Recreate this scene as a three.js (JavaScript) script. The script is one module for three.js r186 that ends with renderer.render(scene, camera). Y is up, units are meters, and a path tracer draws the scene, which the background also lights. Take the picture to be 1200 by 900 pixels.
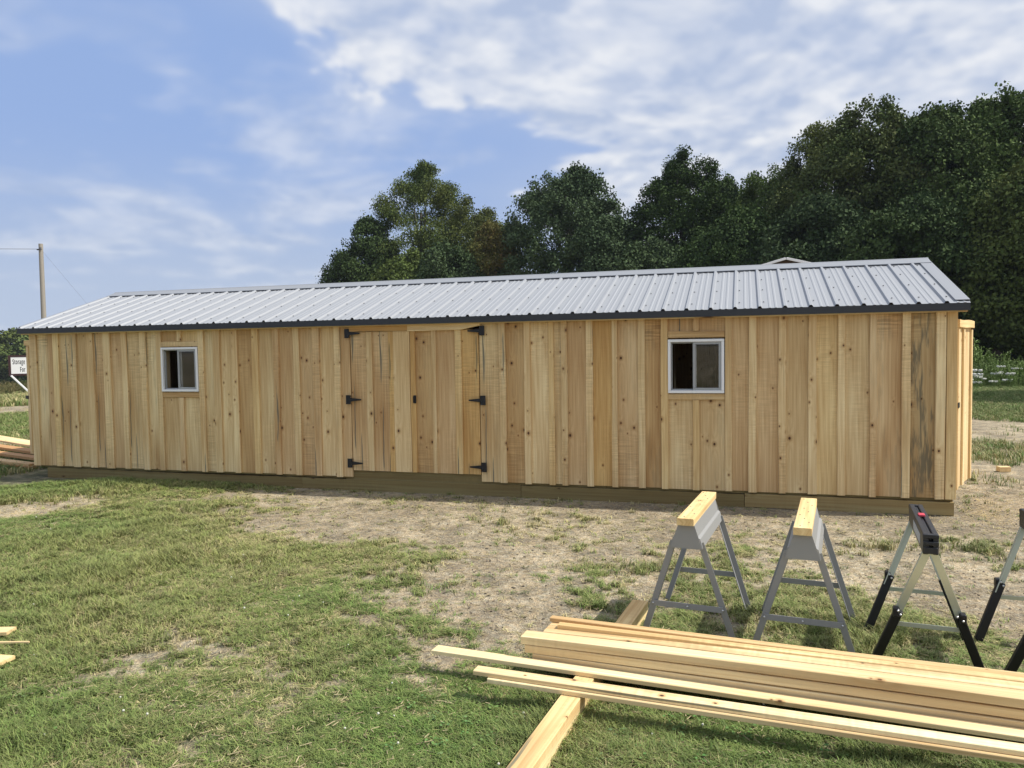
import * as THREE from 'three';
import { mergeGeometries } from 'three/addons/utils/BufferGeometryUtils.js';
import { RoundedBoxGeometry } from 'three/addons/geometries/RoundedBoxGeometry.js';

// ---------------------------------------------------------------- camera, sky, sun, exposure
const scene = new THREE.Scene();
const camera = new THREE.PerspectiveCamera(2 * Math.atan(450 / 902.3) * 180 / Math.PI, 4 / 3, 0.1, 2000);
camera.position.set(3.578, 1.636, 7.996);
camera.rotation.order = 'YXZ';
camera.rotation.set(-0.0486, 0.2903, -0.0154);
scene.add(camera);

const renderer = new THREE.WebGLRenderer({ antialias: true });
renderer.setSize(1024, 768);
renderer.toneMapping = THREE.LinearToneMapping;
renderer.toneMappingExposure = 1.12;
renderer.shadowMap.enabled = true;

const SUN = new THREE.Vector3(0.8, 1, -0.14).normalize();
const sun = new THREE.DirectionalLight(new THREE.Color(1.0, 0.945, 0.86), 4.7);
sun.position.copy(SUN).multiplyScalar(60);
sun.castShadow = true;
sun.shadow.mapSize.set(4096, 4096);
Object.assign(sun.shadow.camera, { left: -30, right: 30, top: 30, bottom: -30, near: 1, far: 160 });
sun.name = 'sun';
scene.add(sun, sun.target);

// ---------------------------------------------------------------- small tools
function rng(seed) { let a = seed >>> 0; return () => { a = (a + 0x6D2B79F5) >>> 0; let t = a; t = Math.imul(t ^ (t >>> 15), t | 1); t ^= t + Math.imul(t ^ (t >>> 7), t | 61); return ((t ^ (t >>> 14)) >>> 0) / 4294967296; }; }
const clamp = (x, a = 0, b = 1) => Math.min(b, Math.max(a, x));
const sstep = (a, b, x) => { const t = clamp((x - a) / (b - a)); return t * t * (3 - 2 * t); };
const mix = (a, b, t) => a + (b - a) * t;
function h2(i, j, s = 0) { let n = Math.imul(i | 0, 374761393) + Math.imul(j | 0, 668265263) + Math.imul(s | 0, 982451653); n = Math.imul(n ^ (n >>> 13), 1274126177); n ^= n >>> 16; return (n >>> 0) / 4294967296; }
function vnoise(x, y, s = 0) { const i = Math.floor(x), j = Math.floor(y), fx = x - i, fy = y - j, u = fx * fx * (3 - 2 * fx), v = fy * fy * (3 - 2 * fy); return mix(mix(h2(i, j, s), h2(i + 1, j, s), u), mix(h2(i, j + 1, s), h2(i + 1, j + 1, s), u), v); }
function vnoise3(x, y, z, s = 0) { const k = Math.floor(z), f = z - k, w = f * f * (3 - 2 * f); return mix(vnoise(x, y, s + k * 131), vnoise(x, y, s + (k + 1) * 131), w); }
function fbm(x, y, s = 0, o = 4, g = 0.5) { let a = 1, t = 0, n = 0; for (let k = 0; k < o; k++) { t += a * vnoise(x, y, s + k * 17); n += a; a *= g; x = x * 2.03 + 5.1; y = y * 2.03 + 1.7; } return t / n; }
const lin = (c) => c <= 0.04045 ? c / 12.92 : Math.pow((c + 0.055) / 1.055, 2.4);
const srgb = (r, g, b) => [lin(r / 255), lin(g / 255), lin(b / 255)];

// ---------------------------------------------------------------- the sky: blue air with a broken sheet of altocumulus
{
  const W = 2048, H = 1024, data = new Float32Array(W * H * 4);
  const zen = srgb(112, 148, 214), mid = srgb(142, 173, 225), hor = srgb(172, 191, 218), cl = srgb(240, 242, 246), cs = srgb(184, 197, 221);
  const bank = new THREE.Vector3(0.610, 0.7916, -0.0297);                          // the cloud bank lies on this side of the sky, clear blue on the other
  for (let j = 0; j < H; j++) {
    const el = ((j + 0.5) / H - 0.5) * Math.PI, y = Math.sin(el), c = Math.cos(el);
    for (let i = 0; i < W; i++) {
      const az = ((i + 0.5) / W - 0.5) * 2 * Math.PI, x = Math.cos(az) * c, z = Math.sin(az) * c, k = 4 * (j * W + i);
      const e = Math.max(0, y), t1 = sstep(0, 0.26, e), t2 = sstep(0.2, 0.9, e);
      let col = [0, 1, 2].map((q) => mix(mix(hor[q], mid[q], t1), zen[q], t2));
      if (y > -0.02) {
        const d = 1 / (Math.max(y, 0) + 0.14), px = x * d, pz = z * d;
        const wx = px + 0.35 * (fbm(px * 1.3, pz * 1.3, 50, 3) - 0.5), wz = pz + 0.35 * (fbm(px * 1.3 + 9, pz * 1.3, 60, 3) - 0.5);
        const big = fbm(wx * 1.1 + 3.3, wz * 1.1 - 1.2, 11, 4), cell = fbm(wx * 6.5, wz * 6.5, 23, 4, 0.5), fineC = fbm(wx * 15, wz * 15, 71, 3, 0.55);
        const s = x * bank.x + y * bank.y + z * bank.z + 0.34 * (big - 0.5);
        const body = sstep(-0.07, 0.16, s), lumps = body * 1.12 + 0.85 * (cell - 0.5) + 0.4 * (fineC - 0.5);
        const thick = sstep(0.42, 0.74, lumps) * (0.80 + 0.2 * sstep(0.3, 0.7, cell)) * sstep(0.03, 0.15, e);
        const wisp = fbm(wx * 1.9 + 7, wz * 1.9, 37, 5, 0.55), thin = 1.1 * sstep(0.43, 0.70, wisp) * (1 - sstep(0.30, 0.46, e) * (1 - body));
        const veil = 0.16 + 0.42 * body + 0.36 * (1 - sstep(0.03, 0.26, e + 0.10 * (wisp - 0.5)));
        const lit = clamp(0.52 + 1.5 * (cell - 0.47) + 1.3 * (fineC - 0.5) + 0.25 * (big - 0.5));
        const al = clamp(1 - (1 - thick * 0.88) * (1 - thin * 0.45));
        col = col.map((v, q) => mix(v, mix(cs[q], cl[q], 0.30), veil * 0.8)); col = col.map((v, q) => mix(v, mix(cs[q], cl[q], lit), al));
      }
      const g = Math.max(0, x * SUN.x + y * SUN.y + z * SUN.z), glow = 0.5 * Math.pow(g, 24) + 0.22 * Math.pow(g, 5);
      for (let q = 0; q < 3; q++) data[k + q] = (y < -0.02 ? [0.16, 0.15, 0.1][q] : col[q] * (1 + glow)) / 1.12;
      data[k + 3] = 1;
    }
  }
  const tex = new THREE.DataTexture(data, W, H, THREE.RGBAFormat, THREE.FloatType);
  tex.mapping = THREE.EquirectangularReflectionMapping; tex.magFilter = THREE.LinearFilter; tex.minFilter = THREE.LinearFilter;
  tex.wrapS = THREE.RepeatWrapping; tex.needsUpdate = true;
  scene.background = tex; scene.environment = tex;
}
console.log('sky');

// ---------------------------------------------------------------- naming
const used = new Map();
function numbered(name) { const n = used.get(name) ?? 0; used.set(name, n + 1); return n ? `${name}_${String(n).padStart(3, '0')}` : name; }
function sh(o) { o.traverse((m) => { if (m.isMesh) { m.castShadow = true; m.receiveShadow = true; } }); return o; }
function part(name, geo, mat, parent) { const m = new THREE.Mesh(geo, mat); m.name = name; m.castShadow = m.receiveShadow = true; parent.add(m); return m; }
function thing(name, label, category, pos = [0, 0, 0], turn = 0, group) {
  const o = new THREE.Group(); o.name = numbered(name); o.position.set(...pos); o.rotation.y = turn;
  o.userData = { label, category }; if (group) o.userData.group = group; scene.add(o); return o;
}
function tag(o, label, category, group) { o.name = numbered(o.name); o.userData = { label, category }; if (group) o.userData.group = group; o.castShadow = o.receiveShadow = true; scene.add(o); return o; }
function setting(o, name, kind) { o.name = name; o.userData.kind = kind; o.castShadow = o.receiveShadow = true; scene.add(o); return o; }

// ---------------------------------------------------------------- materials
const MAT = (p) => new THREE.MeshStandardMaterial(p);
function dataTex(W, H, fn, color = true) {
  const d = new Uint8Array(W * H * 4);
  for (let j = 0; j < H; j++) for (let i = 0; i < W; i++) { const c = fn(i, j), k = 4 * (j * W + i); d[k] = clamp(c[0], 0, 255); d[k + 1] = clamp(c[1], 0, 255); d[k + 2] = clamp(c[2], 0, 255); d[k + 3] = 255; }
  const t = new THREE.DataTexture(d, W, H, THREE.RGBAFormat);
  if (color) t.colorSpace = THREE.SRGBColorSpace;
  t.wrapS = t.wrapT = THREE.RepeatWrapping; t.magFilter = THREE.LinearFilter; t.minFilter = THREE.LinearMipmapLinearFilter; t.generateMipmaps = true; t.needsUpdate = true; return t;
}
// pine: 0.5 m across, 2 m along the grain; rings, fibres, knots, blue stain and saw marks
function pine(seed, { knots = 6, stain = 0, saw = 0.3, mottle = 0.3, ks = 0.75, big = 0.012, base = [225, 197, 148], blotch = 0 } = {}) {
  const W = 384, H = 1024, r = rng(seed), K = [], T = [];
  for (let k = 0; k < knots; k++) K.push([r() * 0.5, r() * 2, 0.0045 + big * r() * r(), r()]);
  for (let k = 0; k < stain; k++) T.push([r() * 0.5, r() * 2, 0.004 + 0.012 * r(), 0.12 + 0.35 * r(), r()]);
  return dataTex(W, H, (i, j) => {
    const u = i / W * 0.5, v = j / H * 2;
    let s = u * 26 + 2.6 * fbm(u * 4, v * 0.55, seed, 3) + 0.5 * fbm(u * 20, v * 2, seed + 5, 2), dark = 0, rim = 0;
    for (const [ku, kv, kr, kk] of K) {
      const du = u - ku, dv = v - kv; if (Math.abs(du) > 0.09 || Math.abs(dv) > 0.16) continue;
      s += 1.5 * Math.sign(du) * Math.exp(-(du * du / (kr * kr * 9) + dv * dv / (kr * kr * 40)));
      const d = Math.hypot(du, dv * ks) / kr * (0.9 + 0.25 * vnoise(u * 300, v * 300, 3));
      dark = Math.max(dark, (1 - sstep(0.55, 1.05, d)) * (0.62 + 0.38 * kk)); rim = Math.max(rim, (1 - sstep(1, 2.6, d)) * 0.4);
    }
    const ring = Math.pow(0.5 + 0.5 * Math.sin(6.283 * s), 1.8), fib = vnoise(u * 420, v * 9, seed + 7), fib2 = vnoise(u * 130, v * 3.5, seed + 8), pat = fbm(u * 5, v * 1.1, seed + 9, 3);
    let [R, G, B] = base;
    const w = 0.24 * ring + 0.26 * (fib - 0.5) + 0.55 * (fib2 - 0.5) + mottle * 2.4 * (pat - 0.5);
    R -= 34 * w; G -= 44 * w; B -= 46 * w;
    const sm = saw * sstep(0.5, 0.8, vnoise(u * 3, v * 2, seed + 12)) * (vnoise(u * 12 + 0.3 * Math.sin(u * 14), v * 150, seed + 13) - 0.5); R -= 50 * sm; G -= 48 * sm; B -= 40 * sm;
    let st = 0.62 * blotch * sstep(0.50, 0.72, 0.6 * fbm(u * 9 + 3, v * 2.4, seed + 30, 4) + 0.4 * fbm(u * 60, v * 9, seed + 31, 3));
    for (const [tu, tv, tw, tl, tk] of T) { const d = Math.hypot((u - tu + 0.012 * (vnoise(v * 7, tk * 50, 4) - 0.5)) / tw, (v - tv) / tl); st = Math.max(st, (1 - sstep(0.3, 1.1, d + 1.9 * (fbm(u * 110, v * 5, seed + 20, 3) - 0.5))) * (0.55 + 0.35 * tk)); }
    R = mix(R, 104, st); G = mix(G, 104, st); B = mix(B, 92, st);
    R = mix(R, 150, rim); G = mix(G, 104, rim); B = mix(B, 58, rim);
    R = mix(R, 66, dark); G = mix(G, 40, dark); B = mix(B, 22, dark);
    return [R, G, B];
  });
}
const PINE = [pine(101, { knots: 4, saw: 0.35, mottle: 0.6 }), pine(202, { knots: 11, saw: 0.3, mottle: 0.6 }), pine(303, { knots: 18, saw: 0.5, mottle: 0.7, blotch: 0.12 }), pine(404, { knots: 8, stain: 5, saw: 0.5, mottle: 0.7, blotch: 0.15 }), pine(505, { knots: 7, stain: 3, saw: 1.0, mottle: 1.0, blotch: 1 }), pine(606, { knots: 6, saw: 1.2, mottle: 0.9, blotch: 0.22 }), pine(707, { knots: 15, ks: 1.7, big: 0.008, saw: 0.5, mottle: 1.1, blotch: 0.15, stain: 2, base: [232, 207, 160] })];
const TINT = { plain: [0.90, 0.885, 0.84], pink: [0.84, 0.775, 0.72], pale: [1.0, 1.0, 0.97], yellow: [0.97, 0.94, 0.82], orange: [0.84, 0.715, 0.50], brown: [0.72, 0.62, 0.50], grey: [0.82, 0.80, 0.76], treated: [0.29, 0.30, 0.215], damp: [0.42, 0.415, 0.32], red: [0.62, 0.46, 0.34], weathered: [0.66, 0.62, 0.54] };
const woodCache = new Map();
function wood(t, tint) {
  const key = t + tint; if (!woodCache.has(key)) { const m = MAT({ map: PINE[t], roughness: 0.78, color: new THREE.Color().setRGB(...TINT[tint]), bumpMap: PINE[t], bumpScale: 0.0012 }); m.name = 'wood ' + key; woodCache.set(key, m); }
  return woodCache.get(key);
}
console.log('wood');
const M = {
  metalRoof: MAT({ color: new THREE.Color().setRGB(0.30, 0.315, 0.335), roughness: 0.55, metalness: 0.1 }),
  trimRoof: MAT({ color: new THREE.Color().setRGB(0.265, 0.28, 0.30), roughness: 0.5, metalness: 0.1 }),
  charcoal: MAT({ color: new THREE.Color().setRGB(0.028, 0.031, 0.036), roughness: 0.45 }),
  screw: MAT({ color: new THREE.Color().setRGB(0.16, 0.16, 0.17), roughness: 0.4, metalness: 0.5 }),
  vinyl: MAT({ color: new THREE.Color().setRGB(0.86, 0.86, 0.85), roughness: 0.4 }),
  sash: MAT({ color: new THREE.Color().setRGB(0.36, 0.37, 0.37), roughness: 0.45 }),
  glass: new THREE.MeshPhysicalMaterial({ color: 0xffffff, roughness: 0.02, transmission: 1, thickness: 0, ior: 1.5 }),
  black: MAT({ color: new THREE.Color().setRGB(0.012, 0.012, 0.013), roughness: 0.45, metalness: 0.2 }),
  blackPlastic: MAT({ color: new THREE.Color().setRGB(0.02, 0.021, 0.024), roughness: 0.4 }),
  steel: MAT({ color: new THREE.Color().setRGB(0.30, 0.305, 0.30), roughness: 0.45, metalness: 0.15 }),
  zinc: MAT({ color: new THREE.Color().setRGB(0.52, 0.57, 0.48), roughness: 0.34, metalness: 0.55 }),
  bolt: MAT({ color: new THREE.Color().setRGB(0.7, 0.7, 0.7), roughness: 0.3, metalness: 0.8 }),
  red: MAT({ color: new THREE.Color().setRGB(0.62, 0.06, 0.09), roughness: 0.4 }),
  palelabel: MAT({ color: new THREE.Color().setRGB(0.45, 0.46, 0.46), roughness: 0.5 }),
  inner: MAT({ color: new THREE.Color().setRGB(0.42, 0.32, 0.19), roughness: 0.9 }),
  pole: MAT({ color: new THREE.Color().setRGB(0.30, 0.275, 0.235), roughness: 0.95 }),
  wire: MAT({ color: new THREE.Color().setRGB(0.10, 0.10, 0.11), roughness: 0.6 }),
  bark: MAT({ color: new THREE.Color().setRGB(0.085, 0.07, 0.055), roughness: 1 }),
  leaf: new THREE.MeshPhysicalMaterial({ color: 0xffffff, roughness: 0.9, specularIntensity: 0.35 }),
  grass: MAT({ color: 0xffffff, roughness: 0.7, side: THREE.DoubleSide }),
  litter: MAT({ color: 0xffffff, roughness: 0.9 }),
};
for (const k in M) M[k].name = k.replace(/[A-Z]/g, (c) => ' ' + c.toLowerCase());

// a sawn board: length along y, width x, thickness z, its base corner at the origin; edges wander a little. uv in metres of grain
const rb = rng(77);
function boardGeo(w, h, t, { wob = 0.004, seg = 5, seed = Math.floor(rb() * 1e6), stretch = 1, bow = 0 } = {}) {
  const r = rng(seed), pos = [], uv = [], idx = [], c = Math.min(0.0025, t * 0.2), ou = r() * Math.max(0.02, 0.48 - w), ov = r() * Math.max(0, 2 - h / stretch);
  const ph = [r() * 6, r() * 6], am = [wob * (0.3 + r()), wob * (0.3 + r())], fr = [1 + 2 * r(), 1 + 2 * r()];
  const prof = [[0, 0], [0, t - c], [c, t], [1, t], [2, t - c], [2, 0]];            // x code: 0 left, c left+c, 1 right-c, 2 right
  for (let k = 0; k <= seg; k++) {
    const q = k / seg, y = q * h, xl = am[0] * Math.sin(ph[0] + fr[0] * 3.1 * q), xr = w + am[1] * Math.sin(ph[1] + fr[1] * 3.1 * q), zb = bow * 4 * q * (1 - q);
    for (const [cx, z] of prof) { const x = cx === 0 ? xl : cx === 2 ? xr : cx === 1 ? xr - c : xl + c; pos.push(x, y, z + zb); uv.push((ou + x + (cx === 0 ? -t + z : cx === 2 ? t - z : 0)) / 0.5, (ov + y / stretch) / 2); }
  }
  const n = prof.length;
  for (let k = 0; k < seg; k++) for (let m = 0; m < n; m++) { const a = k * n + m, b = k * n + (m + 1) % n, d = a + n, e = b + n; idx.push(a, d, b, b, d, e); }
  for (let m = 1; m < n - 1; m++) { idx.push(0, m, m + 1); const o = seg * n; idx.push(o, o + m + 1, o + m); }
  let g = new THREE.BufferGeometry(); g.setAttribute('position', new THREE.Float32BufferAttribute(pos, 3)); g.setAttribute('uv', new THREE.Float32BufferAttribute(uv, 2)); g.setIndex(idx);
  g = g.toNonIndexed(); g.computeVertexNormals(); return g;
}
function box(w, h, d, x = 0, y = 0, z = 0) { const g = new THREE.BoxGeometry(w, h, d); g.translate(x, y, z); return g; }
function rbox(w, h, d, x = 0, y = 0, z = 0, r = 0.004) { const g = new RoundedBoxGeometry(w, h, d, 1, r); g.translate(x, y, z); return g; }
function bar(a, b, w, t, roll = 0) {                                               // a flat bar from point a to point b
  const A = new THREE.Vector3(...a), B = new THREE.Vector3(...b), d = B.clone().sub(A), l = d.length(), g = new RoundedBoxGeometry(w, l, t, 1, Math.min(w, t) * 0.2);
  const yv = d.normalize(); let zv = new THREE.Vector3(Math.sin(roll), 0, Math.cos(roll)); const xv = new THREE.Vector3().crossVectors(yv, zv).normalize(); zv = new THREE.Vector3().crossVectors(xv, yv);
  g.applyMatrix4(new THREE.Matrix4().makeBasis(xv, yv, zv)); g.translate((A.x + B.x) / 2, (A.y + B.y) / 2, (A.z + B.z) / 2); return g;
}
function tube(pts, radii, rad = 6) {                                               // a tapered tube through points
  const pos = [], idx = [], n = pts.length, up = new THREE.Vector3();
  for (let k = 0; k < n; k++) {
    const p = new THREE.Vector3(...pts[k]), d = new THREE.Vector3(...pts[Math.min(n - 1, k + 1)]).sub(new THREE.Vector3(...pts[Math.max(0, k - 1)])).normalize();
    up.set(Math.abs(d.y) > 0.9 ? 1 : 0, Math.abs(d.y) > 0.9 ? 0 : 1, 0); const a = new THREE.Vector3().crossVectors(d, up).normalize(), b = new THREE.Vector3().crossVectors(d, a);
    for (let m = 0; m < rad; m++) { const t = m / rad * 6.2832, c = Math.cos(t) * radii[k], s = Math.sin(t) * radii[k]; pos.push(p.x + a.x * c + b.x * s, p.y + a.y * c + b.y * s, p.z + a.z * c + b.z * s); }
  }
  for (let k = 0; k < n - 1; k++) for (let m = 0; m < rad; m++) { const a = k * rad + m, b = k * rad + (m + 1) % rad; idx.push(a, b, a + rad, b, b + rad, a + rad); }
  for (let m = 1; m < rad - 1; m++) { idx.push(0, m + 1, m); const o = (n - 1) * rad; idx.push(o, o + m, o + m + 1); }
  const g = new THREE.BufferGeometry(); g.setAttribute('position', new THREE.Float32BufferAttribute(pos, 3)); g.setIndex(idx); g.computeVertexNormals(); return g;
}

// ---------------------------------------------------------------- the ground: dirt and turf fields read off the photograph, in world metres [x, z, turf, dryness]
const FIELD = [[-4.33,0.82,0.9,0.2],[-2.76,0.65,0.8,0.5],[-1.64,0.62,0.5,0.6],[-0.50,0.75,0.35,0.7],[0.48,0.76,0.25,0.7],[1.40,0.76,0.2,0.6],[2.25,0.77,0.3,0.6],[3.05,0.77,0.1,0.5],[4.16,0.86,0.12,0.5],[5.07,0.65,0.1,0.4],[5.77,0.49,0.06,0.3],[-3.19,2.26,0.8,0.3],[-3.63,1.88,0.35,0.8],[-2.28,2.34,0.95,0.3],[-1.36,2.29,0.9,0.7],[-0.53,2.56,0.85,0.7],[-1.14,1.33,0.5,0.7],[-0.66,1.61,0.25,0.6],[0.05,1.74,0.08,0.5],[0.39,1.37,0.2,0.5],[1.28,1.68,0.06,0.5],[1.99,1.08,0.45,0.8],[1.64,1.02,0.4,0.7],[2.49,1.24,0.35,0.7],[2.85,1.76,0.25,0.6],[3.45,1.62,0.5,0.6],[3.79,1.26,0.5,0.5],[4.16,1.59,0.35,0.5],[4.56,1.36,0.5,0.5],[5.40,1.16,0.45,0.5],[4.99,1.64,0.1,0.4],[-1.39,3.52,0.9,0.35],[-0.65,3.56,0.85,0.5],[0.09,3.58,0.95,0.5],[0.32,3.11,0.9,0.6],[0.65,2.55,0.85,0.6],[1.19,2.42,0.7,0.4],[1.57,2.58,0.15,0.4],[1.91,2.49,0.08,0.3],[2.46,2.59,0.5,0.3],[2.87,2.89,0.5,0.3],[3.20,2.81,0.7,0.3],[3.91,2.63,0.6,0.4],[4.68,2.05,0.1,0.3],[4.97,2.18,0.05,0.3],[5.24,2.31,0.05,0.3],[-0.63,4.28,0.95,0.2],[-0.03,4.42,0.8,0.5],[0.16,4.08,0.85,0.4],[0.68,4.10,0.8,0.4],[1.11,4.14,0.85,0.2],[1.04,3.52,0.9,0.3],[1.35,3.26,0.6,0.3],[1.64,3.19,0.5,0.2],[1.77,3.60,0.5,0.2],[1.95,3.39,0.12,0.2],[2.25,3.23,0.25,0.2],[2.18,3.57,0.08,0.2],[2.52,3.64,0.2,0.2],[2.68,3.12,0.45,0.2],[2.84,3.41,0.7,0.2],[3.25,3.59,0.7,0.3],[3.53,3.38,0.4,0.5],[4.00,3.40,0.8,0.3],[4.15,3.62,0.75,0.3],[4.55,3.26,0.7,0.4],[4.55,3.63,0.8,0.2],[4.91,3.17,0.5,0.5],[5.14,2.83,0.1,0.3],[0.01,4.92,0.95,0.15],[0.37,4.93,0.9,0.25],[0.46,4.74,0.55,0.5],[0.71,4.84,0.5,0.5],[0.99,4.87,0.8,0.3],[1.12,4.57,0.55,0.5],[1.49,4.74,0.3,0.6],[1.59,4.76,0.25,0.5],[1.59,4.51,0.85,0.2],[1.71,4.25,0.85,0.2],[1.84,4.15,0.15,0.3],[2.02,3.90,0.7,0.2],[2.42,4.18,0.8,0.1],[0.66,5.40,1,0.05],[0.99,5.32,0.85,0.2],[1.00,5.06,0.55,0.5],[1.29,5.24,0.6,0.4],[1.54,5.17,0.8,0.3],[1.77,5.19,0.7,0.4],[1.94,4.99,0.9,0.1],[2.28,4.81,0.95,0.05],[2.53,5.06,0.95,0.05],[2.99,4.86,0.95,0.05],[3.34,4.84,0.95,0.1],[3.68,4.89,0.9,0.15],[3.14,4.89,0.8,0.4],[4.00,4.80,0.9,0.1],[6.06,-1.37,0.05,0.3],[6.57,-2.30,0.3,0.5],[7.28,-5.13,0.5,0.6],[7.77,-6.89,0.2,0.5],[8.32,-8.84,0.02,0.3],[8.97,-11.16,0.9,0.2],[11.12,-18.83,0.97,0.1],[-17.23,-9.53,0.02,0.9],[-12.32,-5.38,0.85,0.3],[-23.50,-14.84,0.6,0.9],[-8.70,-2.32,0.5,0.5],[-6.07,-0.09,0.8,0.3],[8.9,-10.0,0.5,0.4],[14,-27,1,0.1],[3,7.5,0.9,0.15],[-6,8,0.9,0.2],[9,6,0.5,0.4],[-40,-30,0.8,0.5],[30,-30,0.9,0.1],[-100,-80,0.9,0.3],[-19.9,-11.9,0.75,0.8],[-15.0,-7.7,0.85,0.4],[-13.6,-6.5,0.85,0.3]];
const fine = (x, z) => x > -8 && x < 10 && z > -6 && z < 8;
function field(x, z) {
  let sw = 0, d = 0, y = 0;
  for (const [fx, fz, fd, fy] of FIELD) { const q = (x - fx) ** 2 + (z - fz) ** 2, w = 1 / (q * q + 0.004); sw += w; d += w * fd; y += w * fy; }
  return [d / sw, y / sw];
}
function relief(x, z) { return fine(x, z) ? 0.03 * (fbm(x * 1.1, z * 1.1, 301, 3) - 0.5) + 0.014 * (fbm(x * 7, z * 7, 311, 3) - 0.5) : 0; }
function groundY(x, z) {
  const s = -0.76 * x - 0.65 * z, drop = -4.6 * sstep(22, 110, s), pad = (x > -5.9 && x < 5.9 && z > -3.6 && z < 0.5) ? 0 : 1;
  const edge = sstep(0, 0.5, Math.max(-8 - x, x - 10, -6 - z, z - 8, 0)) ? 0 : 1;
  return drop + relief(x, z) * pad * edge - 0.012;
}
{
  const axis = (a, b, step, far) => { const o = []; let s = step; for (let v = a; v > -far; v -= s) { o.unshift(v); s *= 1.22; } let k = o.length ? a + step : a; for (; k < b; k += step) o.push(k); s = step; for (let v = b; v < far; v += s) { o.push(v); s *= 1.22; } return o; };
  const X = axis(-6, 7, 0.045, 500), Z = axis(-3, 6.5, 0.045, 500), nx = X.length, nz = Z.length, pos = new Float32Array(nx * nz * 3), col = new Float32Array(nx * nz * 3), uv = new Float32Array(nx * nz * 2), idx = [];
  const soil = [0.39, 0.325, 0.22], soil2 = [0.30, 0.245, 0.165], sod = [0.075, 0.07, 0.032], straw = [0.30, 0.25, 0.125], green = [0.085, 0.115, 0.032];
  for (let j = 0; j < nz; j++) for (let i = 0; i < nx; i++) {
    const x = X[i], z = Z[j], k = j * nx + i, [d, y] = field(x, z), n = fbm(x * 2.3, z * 2.3, 401, 4), n2 = fbm(x * 13, z * 13, 411, 3);
    const turf = sstep(0.40, 0.92, d + 0.62 * (n - 0.5) + 0.75 * (n2 - 0.5)), dry = clamp(y + 0.8 * (fbm(x * 1.7, z * 1.7, 421, 3) - 0.5) + 0.5 * (n2 - 0.5)), cover = 0.5;
    const sm = fbm(x * 0.8, z * 0.8, 431, 4), st = sstep(0.35, 0.75, dry);
    for (let q = 0; q < 3; q++) { const a = mix(soil[q], soil2[q], sstep(0.35, 0.65, sm)), b = mix(mix(green[q], sod[q], cover), straw[q], st * 0.7); col[3 * k + q] = mix(a, b, turf * 0.92) * 1.6; }
    pos[3 * k] = x; pos[3 * k + 1] = groundY(x, z); pos[3 * k + 2] = z; uv[2 * k] = x / 2.2; uv[2 * k + 1] = -z / 2.2;
  }
  for (let j = 0; j < nz - 1; j++) for (let i = 0; i < nx - 1; i++) { const a = j * nx + i; idx.push(a, a + nx, a + 1, a + 1, a + nx, a + nx + 1); }
  const g = new THREE.BufferGeometry(); g.setAttribute('position', new THREE.BufferAttribute(pos, 3)); g.setAttribute('color', new THREE.BufferAttribute(col, 3)); g.setAttribute('uv', new THREE.BufferAttribute(uv, 2)); g.setIndex(idx); g.computeVertexNormals();
  const N = 1024, per = (x, y, f, s) => { const i = Math.floor(x * f), j = Math.floor(y * f), fx = x * f - i, fy = y * f - j, u = fx * fx * (3 - 2 * fx), v = fy * fy * (3 - 2 * fy), w = (a) => ((a % f) + f) % f; return mix(mix(h2(w(i), w(j), s), h2(w(i + 1), w(j), s), u), mix(h2(w(i), w(j + 1), s), h2(w(i + 1), w(j + 1), s), u), v); };
  const grain = dataTex(N, N, (i, j) => { const x = i / N, y = j / N, v = 0.30 * per(x, y, 16, 1) + 0.26 * per(x, y, 64, 2) + 0.30 * per(x, y, 220, 3) + 0.34 * per(x, y, 480, 4), w = (per(x, y, 300, 6) > 0.86 ? 0.16 : 0), c = 255 * clamp(0.5 + 0.75 * (v - 0.5) + w * 0.9); const r = per(x, y, 90, 9) - 0.5; return [c * (1 + 0.08 * r) + 40, c + 40, c * (1 - 0.1 * r) + 38]; });
  const m = MAT({ map: grain, vertexColors: true, roughness: 0.95, bumpMap: grain, bumpScale: 0.012 }); m.name = 'soil and turf';
  setting(new THREE.Mesh(g, m), 'ground', 'structure');
}
console.log('ground');

// ---------------------------------------------------------------- the shed
const X0 = -5.485, X1 = 5.485, YB = 0.150, YT = 1.906, DEPTH = 3.12;
const shed = thing('storage_shed', 'long unpainted pine board-and-batten shed with grey metal roof and black hinged double doors', 'shed');
const rs = rng(9);
const pick = (a) => a[Math.floor(rs() * a.length)];
const TONES = ['plain', 'plain', 'plain', 'pink', 'pink', 'yellow', 'pale', 'plain', 'pink', 'plain', 'brown', 'plain', 'pink'];
const battens = [[-5.09, -5.0], [-4.81, -4.71], [-4.53, -4.435], [-4.27, -4.165], [-3.99, -3.91], [-3.696, -3.605], [-3.444, -3.372], [-2.822, -2.75], [-2.608, -2.513], [-2.338, -2.265], [-2.061, -1.977], [-1.768, -1.695], [-1.497, -1.417], [-1.237, -1.147], [-0.953, -0.878], [1.052, 1.125], [1.331, 1.403], [1.602, 1.663], [1.742, 1.807], [2.009, 2.081], [2.28, 2.338], [2.554, 2.624], [2.785, 2.856], [3.416, 3.482], [3.643, 3.717], [3.922, 3.991], [4.195, 4.273], [4.46, 4.528], [4.744, 4.804], [5.02, 5.094], [5.305, 5.387]];
const special = { '2.045': [1, 'orange'], '1.775': [1, 'orange'], '5.057': [4, 'weathered'], '4.774': [5, 'pink'], '2.589': [5, 'brown'], '1.633': [3, 'plain'], '-4.218': [3, 'pale'], '4.494': [0, 'plain'], '4.234': [0, 'yellow'], '3.957': [1, 'plain'], '3.68': [0, 'pink'], '3.449': [0, 'pink'] };
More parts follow.
